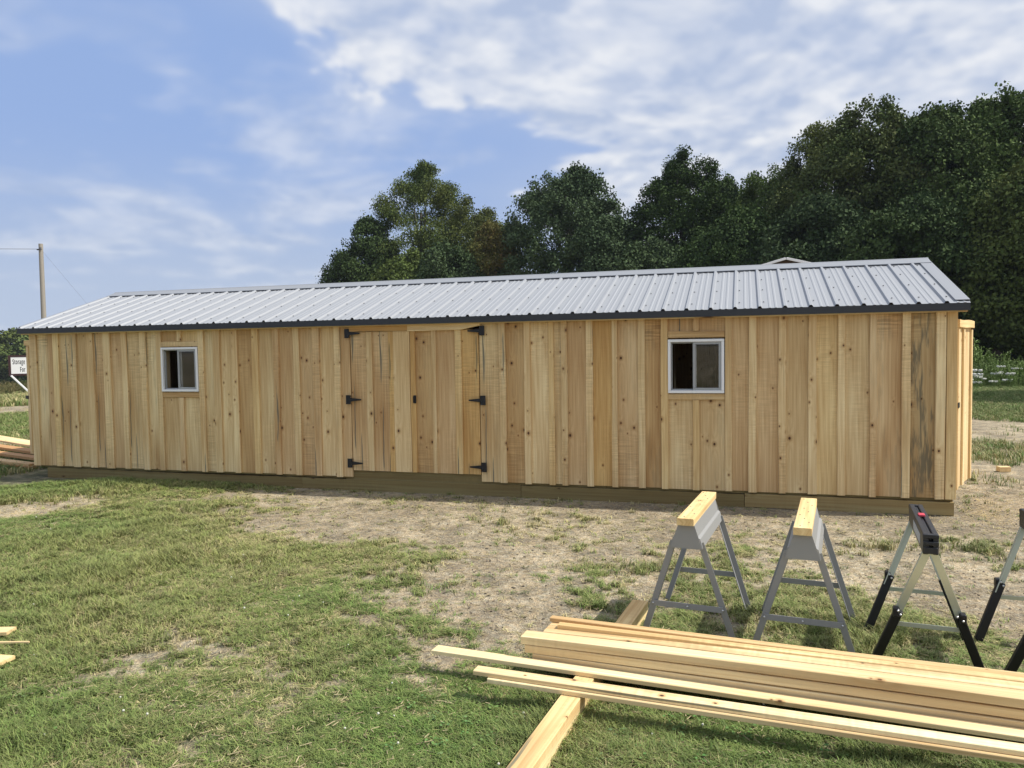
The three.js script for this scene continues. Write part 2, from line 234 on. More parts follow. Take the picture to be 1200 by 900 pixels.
function siding(x0, x1, y0, y1, key) {
  const [t, c] = special[key] ?? [pick([0, 1, 1, 2, 2, 0, 1, 5, 3]), pick(TONES)];
  const b = part('siding_board', boardGeo(x1 - x0 - 0.005, y1 - y0, 0.022, { wob: 0.002 }), wood(t, c), shed); b.position.set(x0 + 0.0025, y0, -0.022); return b;
}
function batten(x0, x1, y0, y1, z = 0.003 + 0.005 * rs()) { const b = part('batten', boardGeo(x1 - x0, y1 - y0, 0.026, { wob: 0.0035 }), wood(pick([0, 1, 1, 2, 3]), pick(['plain', 'pale', 'yellow', 'pale', 'pale', 'pink', 'plain'])), shed); b.position.set(x0, y0, z); b.rotation.y = 0.02 + 0.10 * rs(); return b; }
{
  // boards between batten centres, leaving out the door and the two windows
  const cuts = [X0 + 0.01, -5.20, ...battens.map(([a, b]) => (a + b) / 2), X1 - 0.01].sort((a, b) => a - b);
  for (let k = 0; k < cuts.length - 1; k++) {
    const a = cuts[k], b = cuts[k + 1], m = (a + b) / 2;
    if (m > -3.41 && m < -2.78) continue;                                         // window bays are built below
    if (m > 2.82 && m < 3.45) continue;
    if (a < 0 && b > 0) continue;                                                 // the door
    siding(a, b, YB + 0.006 * rs(), YT, String(+a.toFixed(3)));
  }
  siding(-0.915, -0.757, YB, YT); siding(0.82, 1.09, YB, YT, 'x');
  for (const [a, b] of battens) batten(a, b, YB - 0.004 + 0.006 * rs(), YT - 0.004);
  for (const [wx0, wx1] of [[-3.408, -2.786], [2.82, 3.449]]) {
    const c = (wx0 + wx1) / 2;
    siding(wx0, c, YB, 1.137); siding(c, wx1, YB, 1.137); siding(wx0, c, 1.694, YT); siding(c, wx1, 1.694, YT);
    batten(c - 0.032, c + 0.032, YB, 1.066); batten(c - 0.03, c + 0.03, 1.766, YT - 0.004);
    for (const [y0, y1] of [[1.070, 1.128], [1.700, 1.762]]) {                     // flat trim over and under the window
      const t = part('window_trim', boardGeo(y1 - y0, wx1 - wx0 - 0.075, 0.02, { wob: 0.002 }), wood(pick([1, 3]), pick(['brown', 'orange', 'plain'])), shed);
      t.rotation.z = -Math.PI / 2; t.position.set(wx0 + 0.04, y1, 0.002);
    }
  }
  const cb = part('corner_board', boardGeo(0.088, YT - YB, 0.022), wood(1, 'yellow'), shed); cb.position.set(X1 - 0.088, YB, 0.002);
  const cb2 = part('corner_board', boardGeo(0.115, YT - YB, 0.022), wood(0, 'plain'), shed); cb2.position.set(X0, YB, 0.002);
  const fr = part('frieze_board', boardGeo(0.05, X1 - X0 + 0.13, 0.07, { stretch: 6, wob: 0.001 }), wood(0, 'plain'), shed); fr.rotation.z = -Math.PI / 2; fr.position.set(X0 - 0.065, YT + 0.036, 0.012);
}
// windows: white outer frame, grey sliding sashes
function window_(x0, x1, y0, y1) {
  const w = x1 - x0, h = y1 - y0, s = 0.028, fz = 0.004;
  const frame = part('window', mergeGeometries([rbox(w, s, 0.034, w / 2, s / 2, 0), rbox(w, s, 0.034, w / 2, h - s / 2, 0), rbox(s, h - 2 * s, 0.034, s / 2, h / 2, 0), rbox(s, h - 2 * s, 0.034, w - s / 2, h / 2, 0)]), M.vinyl, shed);
  frame.position.set(x0, y0, fz + 0.017);
  const sash = (a, b, z, t) => mergeGeometries([rbox(b - a, t, 0.02, (a + b) / 2, s + t / 2, z, 0.002), rbox(b - a, t, 0.02, (a + b) / 2, h - s - t / 2, z, 0.002), rbox(t, h - 2 * s - 2 * t, 0.02, a + t / 2, h / 2, z, 0.002), rbox(t, h - 2 * s - 2 * t, 0.02, b - t / 2, h / 2, z, 0.002)]);
  const mid = s + (w - 2 * s) * 0.44, s1 = part('sash', sash(mid, w - s, -0.004, 0.026), M.sash, frame), s0 = part('sash', sash(s, mid + 0.035, -0.030, 0.014), M.sash, frame);
  part('pane', box(w - s - mid - 0.052, h - 2 * s - 0.052, 0.003, (mid + w - s) / 2, h / 2, -0.006), M.glass, frame);
  part('window_jamb', mergeGeometries([box(w, 0.02, 0.10, w / 2, 0.01, -0.072), box(w, 0.02, 0.10, w / 2, h - 0.01, -0.072), box(0.02, h - 0.04, 0.10, 0.01, h / 2, -0.072), box(0.02, h - 0.04, 0.10, w - 0.01, h / 2, -0.072)]), M.inner, frame);
  return frame;
}
window_(-3.371, -2.828, 1.141, 1.691); window_(2.858, 3.411, 1.137, 1.683);
// the double door
const hingeGeo = (s) => {
  const sp = new THREE.Shape(); sp.moveTo(0, 0.022); sp.lineTo(s * 0.14, 0.008); sp.lineTo(s * 0.145, 0); sp.lineTo(s * 0.14, -0.008); sp.lineTo(0, -0.022); sp.closePath();
  const strap = new THREE.ExtrudeGeometry(sp, { depth: 0.005, bevelEnabled: false }), pin = new THREE.CylinderGeometry(0.009, 0.009, 0.10, 8), plate = box(0.048, 0.105, 0.005, -s * 0.028, 0, 0.003);
  return mergeGeometries([strap, pin, plate].map((g) => { const q = g.index ? g.toNonIndexed() : g; q.deleteAttribute('uv'); return q; }));
};
function doorLeaf(x0, x1, planks, bats, hs, hx) {
  const w = x1 - x0, y0 = 0.228, y1 = 1.83;
  const leaf = new THREE.Group(); leaf.name = 'door'; shed.add(leaf); leaf.position.set(x0, y0, 0);
  for (const y of [0.2, 0.8, 1.4]) part('ledger', box(w - 0.02, 0.09, 0.036, w / 2, y, -0.042), M.inner, leaf);
  for (const [a, b, t, c] of planks) { const p = part('plank', boardGeo(b - a - 0.004, y1 - y0, 0.022, { wob: 0.0025 }), wood(t, c), leaf); p.position.set(a - x0 + 0.002, 0, -0.022); }
  for (const [a, b, t, c] of bats) { const p = part('batten', boardGeo(b - a, y1 - y0 - 0.004, 0.018, { wob: 0.003 }), wood(t, c), leaf); p.position.set(a - x0, 0.002, 0.0015); }
  for (const y of [1.815, 1.052, 0.314]) { const h = part('hinge', hingeGeo(hs), M.black, leaf); h.position.set(hx - x0, y - y0, 0.026); }
  return leaf;
}
const leafL = doorLeaf(-0.752, 0.0, [[-0.752, -0.51, 3, 'pink'], [-0.51, -0.235, 3, 'pink'], [-0.235, 0.0, 1, 'pale']], [[-0.545, -0.47, 1, 'plain'], [-0.265, -0.205, 3, 'orange'], [-0.206, -0.004, 1, 'pale']], 1, -0.757);
const leafR = doorLeaf(0.003, 0.815, [[0.003, 0.29, 2, 'brown'], [0.29, 0.57, 1, 'pink'], [0.57, 0.815, 3, 'orange']], [[0.003, 0.062, 1, 'orange'], [0.263, 0.312, 1, 'plain'], [0.538, 0.615, 3, 'yellow']], -1, 0.84);
{ const hd = part('handle', mergeGeometries([rbox(0.035, 0.09, 0.006, 0, 0, 0.003, 0.002), bar([0, 0.03, 0.006], [0, 0.03, 0.035], 0.012, 0.012), bar([0, -0.03, 0.006], [0, -0.03, 0.035], 0.012, 0.012), bar([0, -0.038, 0.035], [0, 0.038, 0.035], 0.014, 0.012)]), M.black, leafR); hd.position.set(0.05, 0.832, 0.0215); }
{
  const a = part('door_header', boardGeo(0.07, 0.735, 0.026), wood(3, 'orange'), shed); a.rotation.z = -Math.PI / 2; a.position.set(-0.752, 1.902, 0.001);
  const s = new THREE.Shape(); s.moveTo(0, 0); s.lineTo(0.63, 0.004); s.lineTo(0.855, 0.046); s.lineTo(0.857, 0.068); s.lineTo(0, 0.072); s.closePath();
  const g = new THREE.ExtrudeGeometry(s, { depth: 0.034, bevelEnabled: true, bevelSize: 0.002, bevelThickness: 0.002, bevelSegments: 1 }); const q = g.attributes.uv; for (let k = 0; k < q.count; k++) q.setXY(k, 0.2 + q.getY(k) * 2, 0.1 + q.getX(k) * 0.5);
  const b = part('door_header', g, wood(0, 'pale'), shed); b.position.set(-0.015, 1.827, 0.002);
  const sill = part('door_sill', boardGeo(0.105, 1.76, 0.03, { stretch: 2 }), wood(1, 'treated'), shed); sill.rotation.z = -Math.PI / 2; sill.position.set(-0.86, 0.222, -0.056);
}
// skids and rim boards
for (const [a, b, y0, y1, z, c] of [[-5.30, -1.44, -0.02, 0.118, -0.11, 'treated'], [-1.435, 1.27, -0.02, 0.122, -0.105, 'treated'], [1.275, 3.6, -0.02, 0.122, -0.10, 'treated'], [3.605, 5.475, -0.01, 0.124, -0.096, 'damp']]) {
  const s = part('skid', boardGeo(y1 - y0, b - a, 0.10, { stretch: 2, seg: 6 }), wood(1, c), shed); s.rotation.z = -Math.PI / 2; s.position.set(a, y1, z);
}
for (const [a, b] of [[-5.47, -0.9], [-0.895, 2.2], [2.205, 5.47]]) { const s = part('rim_board', boardGeo(0.06, b - a, 0.035, { stretch: 3 }), wood(0, 'treated'), shed); s.rotation.z = -Math.PI / 2; s.position.set(a, 0.186, -0.060); }
for (const z of [-1.5, -3.0]) { const s = part('skid', boardGeo(0.138, 10.6, 0.10, { stretch: 6 }), wood(1, 'treated'), shed); s.rotation.z = -Math.PI / 2; s.position.set(-5.3, 0.118, z); }
part('top_plate', box(10.9, 0.075, 0.05, 0, 1.938, -0.049), M.inner, shed);
part('floor', box(10.9, 0.03, DEPTH - 0.14, 0, 0.203, -DEPTH / 2), M.inner, shed);
for (const x of [-4.15, 4.15]) { const sp = new THREE.Shape(); sp.moveTo(0.023, 0.219); sp.lineTo(DEPTH - 0.023, 0.219); sp.lineTo(DEPTH - 0.023, 1.978); sp.lineTo(DEPTH / 2, 2.477); sp.lineTo(0.023, 1.978); sp.closePath(); const g = new THREE.ExtrudeGeometry(sp, { depth: 0.02, bevelEnabled: false }); g.rotateY(Math.PI / 2); part('partition_wall', g, M.inner, shed).position.x = x; }
// back wall and gable walls, board by board
for (let k = 0; k < 39; k++) { const a = X0 + 0.01 + k * 0.281, b = part('siding_board', boardGeo(Math.min(0.277, X1 - a), YT + 0.075 - YB, 0.022, { wob: 0.001, seg: 1 }), wood(k % 3, 'plain'), shed); b.rotation.y = Math.PI; b.position.set(a + Math.min(0.277, X1 - a), YB, -DEPTH + 0.022); }
const roofY = (z) => 1.972 + (z < -DEPTH / 2 ? (z + DEPTH + 0.0977) : (0.0977 - z)) * 0.3235;
for (const s of [-1, 1]) {
  const xo = s * (X1 - 0.03);
  const edges = [-0.02, -0.30, -0.54, -0.78, -1.02, -1.25, -1.53, -1.81, -2.09, -2.37, -2.65, -2.90, -3.09];
  for (let k = 0; k < edges.length - 1; k++) {
    const z1 = edges[k], z0 = edges[k + 1], inDoor = z1 <= -0.29 && z0 >= -1.26, y0 = inDoor ? 1.84 : YB, top = 1 + y0, tA = roofY(z1) - 0.03, tB = roofY(z0) - 0.03;
    const b = part('siding_board', boardGeo(z1 - z0 - 0.003, top - y0, 0.022, { wob: 0.001, seg: 2 }), wood(pick([0, 1, 2]), pick(TONES)), shed);
    { const p = b.geometry.attributes.position, w = z1 - z0; for (let e = 0; e < p.count; e++) { const f = clamp(p.getX(e) / w), t = s > 0 ? mix(tA, tB, f) : mix(tB, tA, f); p.setY(e, p.getY(e) * (t - y0)); } b.geometry.computeVertexNormals(); }
    b.rotation.y = s > 0 ? Math.PI / 2 : -Math.PI / 2; b.position.set(xo - s * 0.001, y0, s > 0 ? z1 : z0);
    if (!inDoor && k > 4) { const bt = part('batten', boardGeo(0.07, Math.min(tA, tB) - y0 - 0.03, 0.02, { seg: 2 }), wood(1, 'plain'), shed); bt.rotation.y = s > 0 ? Math.PI / 2 : -Math.PI / 2; bt.position.set(xo + s * 0.0225, y0, z1 + s * 0.035); }
  }
  const cb = part('corner_board', boardGeo(0.09, YT - YB - 0.02, 0.020, {}), wood(0, 'plain'), shed); cb.rotation.y = s > 0 ? Math.PI / 2 : -Math.PI / 2; cb.position.set(xo + s * 0.0225 - s * 0.012, YB, s > 0 ? -0.026 : -0.116);
}
function gableDoor(hx, hz, dir, len, label) {                                     // dir: unit vector in x,z from hinge to free edge
  const leaf = new THREE.Group(); leaf.name = 'door'; shed.add(leaf); for (const y of [0.16, 0.82, 1.48]) part('ledger', box(len - 0.06, 0.085, 0.034, len / 2, y, -0.018), wood(0, 'yellow'), leaf);
  leaf.position.set(hx, 0.175, hz); leaf.rotation.y = Math.atan2(-dir[1], dir[0]); leaf.userData.label = label;
  const n = 4, w = len / n; for (let k = 0; k < n; k++) { const p = part('plank', boardGeo(w - 0.003, 1.655, 0.022, { wob: 0.001 }), wood(pick([0, 1]), 'pale'), leaf); p.position.set(k * w, 0, 0.001); }
  for (const a of [0.03, 0.33, len - 0.09]) { const p = part('batten', boardGeo(0.07, 1.56, 0.02), wood(0, 'pale'), leaf); p.position.set(a, 0.003, 0.0245); }
  const t = part('batten', boardGeo(0.075, len, 0.03, { stretch: 1 }), wood(0, 'yellow'), leaf); t.rotation.z = -Math.PI / 2; t.position.set(0, 1.655, 0.0245);
  const h = part('hinge', box(0.09, 0.05, 0.006, 0.05, 0.83, 0.05), M.black, leaf); h.position.set(-0.03, 0, 0); return leaf;
}
gableDoor(5.53, -0.33, [0.375, -0.927], 0.90, 'sunlit door standing ajar at the shed end');
{ const d = gableDoor(-6.44, -0.80, [0.95, 0.315], 0.93, 'door swung out from the far end of the shed'); }
// the roof: ribbed steel sheets, one mesh for each sheet
const roof = part('roof', (() => {                                                // the timber deck below the sheets
  const w = X1 - X0 + 0.10, L = Math.hypot(1.66, 0.537), g1 = box(w, 0.02, L + 0.02, 0, 0, 0.0), g2 = g1.clone(), a = Math.atan2(0.537, 1.66);
  g1.rotateX(a); g1.translate(0, 1.972 + 0.5 * 0.537 - 0.026, 0.0977 - 0.83); g2.rotateX(-a); g2.translate(0, 1.972 + 0.5 * 0.537 - 0.026, -DEPTH - 0.0977 + 0.83); return mergeGeometries([g1, g2]);
})(), wood(0, 'brown'), shed);
{
  const RX0 = X0 - 0.085, RX1 = X1 + 0.072, run = 1.66, rise = 0.537, nP = 12, pw = (RX1 - RX0) / nP, rib = pw / 4;
  const prof = []; for (let k = 0; k < 4; k++) { const o = k * rib; prof.push([o, 0], [o + 0.022, 0], [o + 0.034, 0.02], [o + 0.056, 0.02], [o + 0.068, 0]); for (const q of [0.40, 0.64]) { const c = o + 0.045 + rib * q; prof.push([c - 0.014, 0], [c - 0.007, 0.0045], [c + 0.007, 0.0045], [c + 0.014, 0]); } } prof.push([pw + 0.006, 0]);
  const sheet = (front) => {
    const pos = [], uv = [], idx = [], n = prof.length;
    for (let e = 0; e < 2; e++) for (const [x, y] of prof) { const z = front ? 0.118 - e * (run + 0.012) : -DEPTH - 0.118 + e * (run + 0.012); pos.push(x, 1.975 + (e ? rise : -0.006) + y, z); uv.push(x, e * 1.7); }
    for (let k = 0; k < n - 1; k++) front ? idx.push(k, k + 1, k + n, k + 1, k + n + 1, k + n) : idx.push(k, k + n, k + 1, k + 1, k + n, k + n + 1);
    let g = new THREE.BufferGeometry(); g.setAttribute('position', new THREE.Float32BufferAttribute(pos, 3)); g.setAttribute('uv', new THREE.Float32BufferAttribute(uv, 2)); g.setIndex(idx); g = g.toNonIndexed(); g.computeVertexNormals(); return g;
  };
  const gf = sheet(true), gb = sheet(false);
  for (let k = 0; k < nP; k++) { part('roof_sheet', gf, M.metalRoof, roof).position.set(RX0 + k * pw, k % 2 * 0.0008, 0); part('roof_sheet', gb, M.metalRoof, roof).position.set(RX0 + k * pw, k % 2 * 0.0008, 0); }
  const ridgeY = 1.975 + rise, zr = -DEPTH / 2, cap = new THREE.Shape(), sl = rise / run;
  cap.moveTo(-0.16, -0.16 * sl + 0.016); cap.lineTo(-0.16, -0.16 * sl + 0.024); cap.lineTo(-0.02, -0.02 * sl + 0.032); cap.lineTo(0, 0.04); cap.lineTo(0.02, -0.02 * sl + 0.032); cap.lineTo(0.16, -0.16 * sl + 0.024); cap.lineTo(0.16, -0.16 * sl + 0.016); cap.lineTo(0.15, -0.15 * sl + 0.022); cap.lineTo(0, 0.03); cap.lineTo(-0.15, -0.15 * sl + 0.022); cap.closePath();
  const cg = new THREE.ExtrudeGeometry(cap, { depth: RX1 - RX0 - 0.01, bevelEnabled: false }); cg.rotateY(Math.PI / 2); part('ridge_cap', cg, M.trimRoof, roof).position.set(RX0 + 0.012, ridgeY, zr);
  for (const s of [-1, 1]) {                                                     // rake trims
    const a = Math.atan2(rise, run), L = Math.hypot(run, rise) - 0.11;
    for (const f of [-1, 1]) { const g = mergeGeometries([box(s > 0 ? 0.115 : 0.05, 0.004, L, -s * (s > 0 ? 0.056 : 0.024), 0, 0), box(0.004, 0.075, L, 0.003 * s, -0.036, 0)]); g.rotateX(f * a); part('rake_trim', g, M.trimRoof, roof).position.set(s > 0 ? RX1 + 0.006 : RX0 - 0.002, 1.975 + rise / 2 + 0.0245 - 0.042 * sl * 1.2, f > 0 ? 0.118 - run / 2 + 0.055 - 0.05 : -DEPTH - 0.118 + run / 2 - 0.055 + 0.05); }
  }
  part('drip_edge', mergeGeometries([box(RX1 - RX0 + 0.01, 0.068, 0.004, 0, -0.034, 0), box(RX1 - RX0 + 0.01, 0.004, 0.03, 0, -0.066, -0.017)]), M.charcoal, roof).position.set((RX0 + RX1) / 2, 1.971, 0.112);
  part('drip_edge', box(RX1 - RX0 + 0.01, 0.068, 0.004, 0, -0.034, 0), M.charcoal, roof).position.set((RX0 + RX1) / 2, 1.971, -DEPTH - 0.112);
  const sc = []; for (let k = 0; k < nP * 4; k++) for (const q of [0.12, 0.40, 0.66, 0.88]) { const g = new THREE.CylinderGeometry(0.0065, 0.008, 0.007, 6); g.translate(RX0 + k * rib + 0.085, 1.975 + rise * q + 0.003, 0.112 - run * q); sc.push(g); }
  const scr = part('screw_heads', mergeGeometries(sc), M.screw, roof); scr.userData.kind = 'stuff';
}
console.log('shed');

// ---------------------------------------------------------------- loose lumber
// a board lying flat: from point a towards point b (its axis), its top at y
function lyingBoard(name, label, group, [ax, az], [dx, dz], len, w, t, bottom, mat, { tilt = 0, onEdge = false, bow = 0, seg = 8 } = {}) {
  const l = Math.hypot(dx, dz), g = boardGeo(w, len, t, { stretch: Math.max(1, len / 1.9), wob: 0.002, seg, bow });
  g.translate(-w / 2, 0, 0); g.rotateX(Math.PI / 2); g.rotateX(0);                 // length along +z, thickness down
  g.scale(1, -1, 1); { const p = g.attributes.position; for (let k = 0; k < p.count; k += 3) { for (const c of ['X', 'Y', 'Z']) { const a = p['get' + c](k + 1); p['set' + c](k + 1, p['get' + c](k + 2)); p['set' + c](k + 2, a); } const u = g.attributes.uv, ux = u.getX(k + 1), uy = u.getY(k + 1); u.setXY(k + 1, u.getX(k + 2), u.getY(k + 2)); u.setXY(k + 2, ux, uy); } g.computeVertexNormals(); }
  if (onEdge) { g.translate(0, -t / 2, 0); g.rotateZ(Math.PI / 2); g.translate(0, w / 2, 0); }
  if (tilt) g.rotateX(-tilt);
  const m = new THREE.Mesh(g, mat); m.name = name; m.position.set(ax, bottom, az); m.rotation.y = Math.atan2(dx / l, dz / l);
  return tag(m, label, 'board', group);
}
{
  const G = 'boards stacked on the cross timber', D = [1, 0.086], LEN = 3.66;
  const tm = lyingBoard('timber', 'square pine timber lying on the grass under the stacked boards', undefined, [2.990, 3.39], [-0.235, 2.35], 2.34, 0.092, 0.092, 0.002, wood(6, 'yellow'), { seg: 10 }); tm.userData.category = 'timber';
  const tm2 = lyingBoard('timber', 'second timber supporting the stack beside the black sawhorses', undefined, [5.15, 3.75], [-0.1, 1], 1.35, 0.09, 0.09, 0.002, wood(1, 'plain')); tm2.userData.category = 'timber';
  const y = 0.096;
  lyingBoard('lumber_board', 'pale thin strip lying alone between main stack and paired strips, jutting farthest out', G, [2.085, 4.432], [1, 0.088], 3.66, 0.072, 0.020, y, wood(6, 'pale'));
  lyingBoard('lumber_board', 'lower of two thin pale strips lying apart from the stack on the timber', G, [2.46, 4.683], [1, 0.074], LEN, 0.066, 0.02, y, wood(6, 'plain'), { seg: 10 });
  lyingBoard('lumber_board', 'upper of two thin pale strips lying apart from the stack on the timber', G, [2.385, 4.665], [1, 0.072], LEN, 0.062, 0.02, y + 0.0215, wood(6, 'pale'), { seg: 10 });
  const lay = (k, x, z, dy, c, t, d, what) => lyingBoard('lumber_board', what, G, [x, z], [1, d], LEN, 0.089, 0.0375, y + k * 0.0385 + dy, wood(6, c), { seg: 10, bow: [0.003, 0.009, 0.016][k] });
  lay(0, 2.60, 4.388, 0, 'plain', 1, 0.086, 'bottom board in the outer tier of the stack beside the lone strip');
  lay(1, 2.56, 4.380, 0.001, 'plain', 2, 0.086, 'middle board in the outer tier, dark crack along its upper edge');
  lay(2, 2.54, 4.383, 0.003, 'plain', 1, 0.087, 'broad pale top board in the outer tier of the stack');
  lay(0, 2.66, 4.292, 0, 'plain', 1, 0.086, 'bottom board in the inner tier of the stack');
  lay(1, 2.63, 4.289, 0.001, 'pink', 0, 0.086, 'middle board in the inner tier of the stack');
  lay(2, 2.63, 4.290, 0.002, 'plain', 0, 0.086, 'top board in the inner tier, beside the narrow strips');
  lay(0, 2.64, 4.196, 0, 'plain', 1, 0.086, 'bottom board in the tier beside the grey sawhorses');
  lay(1, 2.625, 4.194, 0.001, 'brown', 2, 0.086, 'middle board in the tier beside the grey sawhorses');
  lay(2, 2.64, 4.196, 0.002, 'plain', 0, 0.086, 'top board in the tier beside the grey sawhorses, under the narrow strips');
  lyingBoard('lumber_board', 'narrow strip on the stack, closer to the grey sawhorses', G, [2.63, 4.178], [1, 0.098], LEN, 0.045, 0.02, y + 0.119, wood(6, 'brown'));
  lyingBoard('lumber_board', 'narrow strip on the stack, beside the broad top boards', G, [2.69, 4.262], [1, 0.078], LEN, 0.042, 0.02, y + 0.119, wood(6, 'yellow'));
  // the pile by the far end of the shed
  const P = 'boards piled by the end of the shed';
  lyingBoard('lumber_board', 'lowest reddish board of the pile by the shed corner', P, [-6.10, -0.50], [-1, -0.23], 3.4, 0.14, 0.035, 0.0, wood(0, 'red'));
  lyingBoard('lumber_board', 'pinkish board lying on the lowest one by the shed corner', P, [-6.15, -0.56], [-1, -0.25], 3.4, 0.14, 0.03, 0.036, wood(1, 'pink'));
  lyingBoard('lumber_board', 'wide reddish brown board in the pile by the shed corner', P, [-6.25, -0.85], [-1, -0.29], 3.6, 0.16, 0.04, 0.062, wood(2, 'red'));
  lyingBoard('lumber_board', 'brown board under the pale one in the pile by the shed corner', P, [-6.3, -1.05], [-1, -0.33], 3.6, 0.18, 0.04, 0.105, wood(0, 'red'));
  lyingBoard('lumber_board', 'wide pale yellow board on top of the pile by the shed corner', P, [-6.35, -1.30], [-1, -0.40], 3.6, 0.30, 0.03, 0.148, wood(0, 'pale'));
  lyingBoard('offcut_block', 'small pale wood offcut lying on bare ground near the open shed end', undefined, [6.62, -2.80], [1, -0.2], 0.13, 0.09, 0.06, 0.0, wood(0, 'pale'), { seg: 1 }).userData.category = 'offcut';
  lyingBoard('offcut_block', 'pale wood offcut lying in the grass beside a thin stick', undefined, [-0.62, 4.66], [1, -0.3], 0.14, 0.09, 0.02, 0.022, wood(0, 'pale'), { seg: 1 }).userData.category = 'offcut';
  lyingBoard('offcut_block', 'flat yellowish offcut lying in the grass, larger than its neighbour', undefined, [-0.27, 4.98], [1, -0.1], 0.16, 0.10, 0.02, 0.022, wood(0, 'yellow'), { seg: 1 }).userData.category = 'offcut';
  lyingBoard('stick', 'thin pale stick lying in the grass between two offcuts', undefined, [-0.50, 4.83], [1, -0.30], 0.30, 0.012, 0.01, 0.035, wood(0, 'pale'), { seg: 3 }).userData.category = 'stick';
}
// ---------------------------------------------------------------- sawhorses
function flat(gs) { return mergeGeometries(gs.map((g) => { const q = g.index ? g.toNonIndexed() : g; if (q.attributes.uv) q.deleteAttribute('uv'); return q; })); }
function angleLeg(a, b, w, sx, sz) {                                              // L-section steel leg
  return flat([bar(a, b, w, 0.004), bar([a[0] + sx * w / 2, a[1], a[2] - sz * w / 2], [b[0] + sx * w / 2, b[1], b[2] - sz * w / 2], w, 0.004, Math.PI / 2)]);
}
function steelHorse(label, pos, turn) {
  const t = thing('steel_sawhorse', label, 'sawhorse', pos, turn, 'grey steel sawhorses');
  const tb = part('top_board', boardGeo(0.089, 0.81, 0.038, { seg: 2, wob: 0.001 }), wood(0, 'yellow'), t); tb.rotation.x = -Math.PI / 2; tb.rotation.order = 'XYZ'; tb.position.set(-0.0445, 0.660, 0.405);
  const nails = []; for (let k = 0; k < 9; k++) { const g = new THREE.CylinderGeometry(0.004, 0.004, 0.003, 6); g.translate(((k * 37) % 5 - 2) * 0.013, 0.6985, -0.36 + k * 0.09); nails.push(g); }
  part('screw_heads', mergeGeometries(nails), M.screw, t).userData.kind = 'stuff';
  // saddle: two slanting side plates with a flared skirt, closed by an end plate at each end
  for (const s of [-1, 1]) {
    const sp = new THREE.Shape(); sp.moveTo(s * 0.043, 0.661); sp.lineTo(s * 0.060, 0.592); sp.lineTo(s * 0.074, 0.583); sp.lineTo(s * 0.087, 0.532); sp.lineTo(s * 0.083, 0.532); sp.lineTo(s * 0.070, 0.580); sp.lineTo(s * 0.056, 0.589); sp.lineTo(s * 0.039, 0.661); sp.closePath();
    const g = new THREE.ExtrudeGeometry(sp, { depth: 0.74, bevelEnabled: false }); g.translate(0, 0, -0.37); part('side_plate', g, M.steel, t);
    const ep = new THREE.Shape(); ep.moveTo(-0.043, 0.6595); ep.lineTo(0.043, 0.6595); ep.lineTo(0.086, 0.528); ep.lineTo(-0.086, 0.528); ep.closePath();
    const e = new THREE.ExtrudeGeometry(ep, { depth: 0.004, bevelEnabled: false }); e.translate(0, 0, s > 0 ? 0.371 : -0.375); part('end_plate', e, M.steel, t);
    for (const x of [-1, 1]) part('leg', angleLeg([x * 0.075, 0.56, s * 0.352], [x * 0.252, 0.0, s * 0.325], 0.032, -x, s), M.steel, t);
    const f = (y) => mix(0.075, 0.252, (0.56 - y) / 0.56), br = part('brace', bar([-f(0.20), 0.20, s * 0.345], [f(0.20), 0.20, s * 0.345], 0.032, 0.004), M.steel, t);
    for (const x of [-f(0.2), 0, f(0.2)]) { const b = part('bolt', new THREE.SphereGeometry(0.0055, 8, 6), M.bolt, br); b.position.set(x, 0.2, s * 0.349); }
  }
  return t;
}
steelHorse('grey steel sawhorse with wooden top, beside the end of the cross timber', [3.332, 0.0, 3.405], -0.115);
steelHorse('grey steel sawhorse with wooden top, between other steel sawhorse and a black folding one', [3.918, 0.0, 3.49], -0.115);
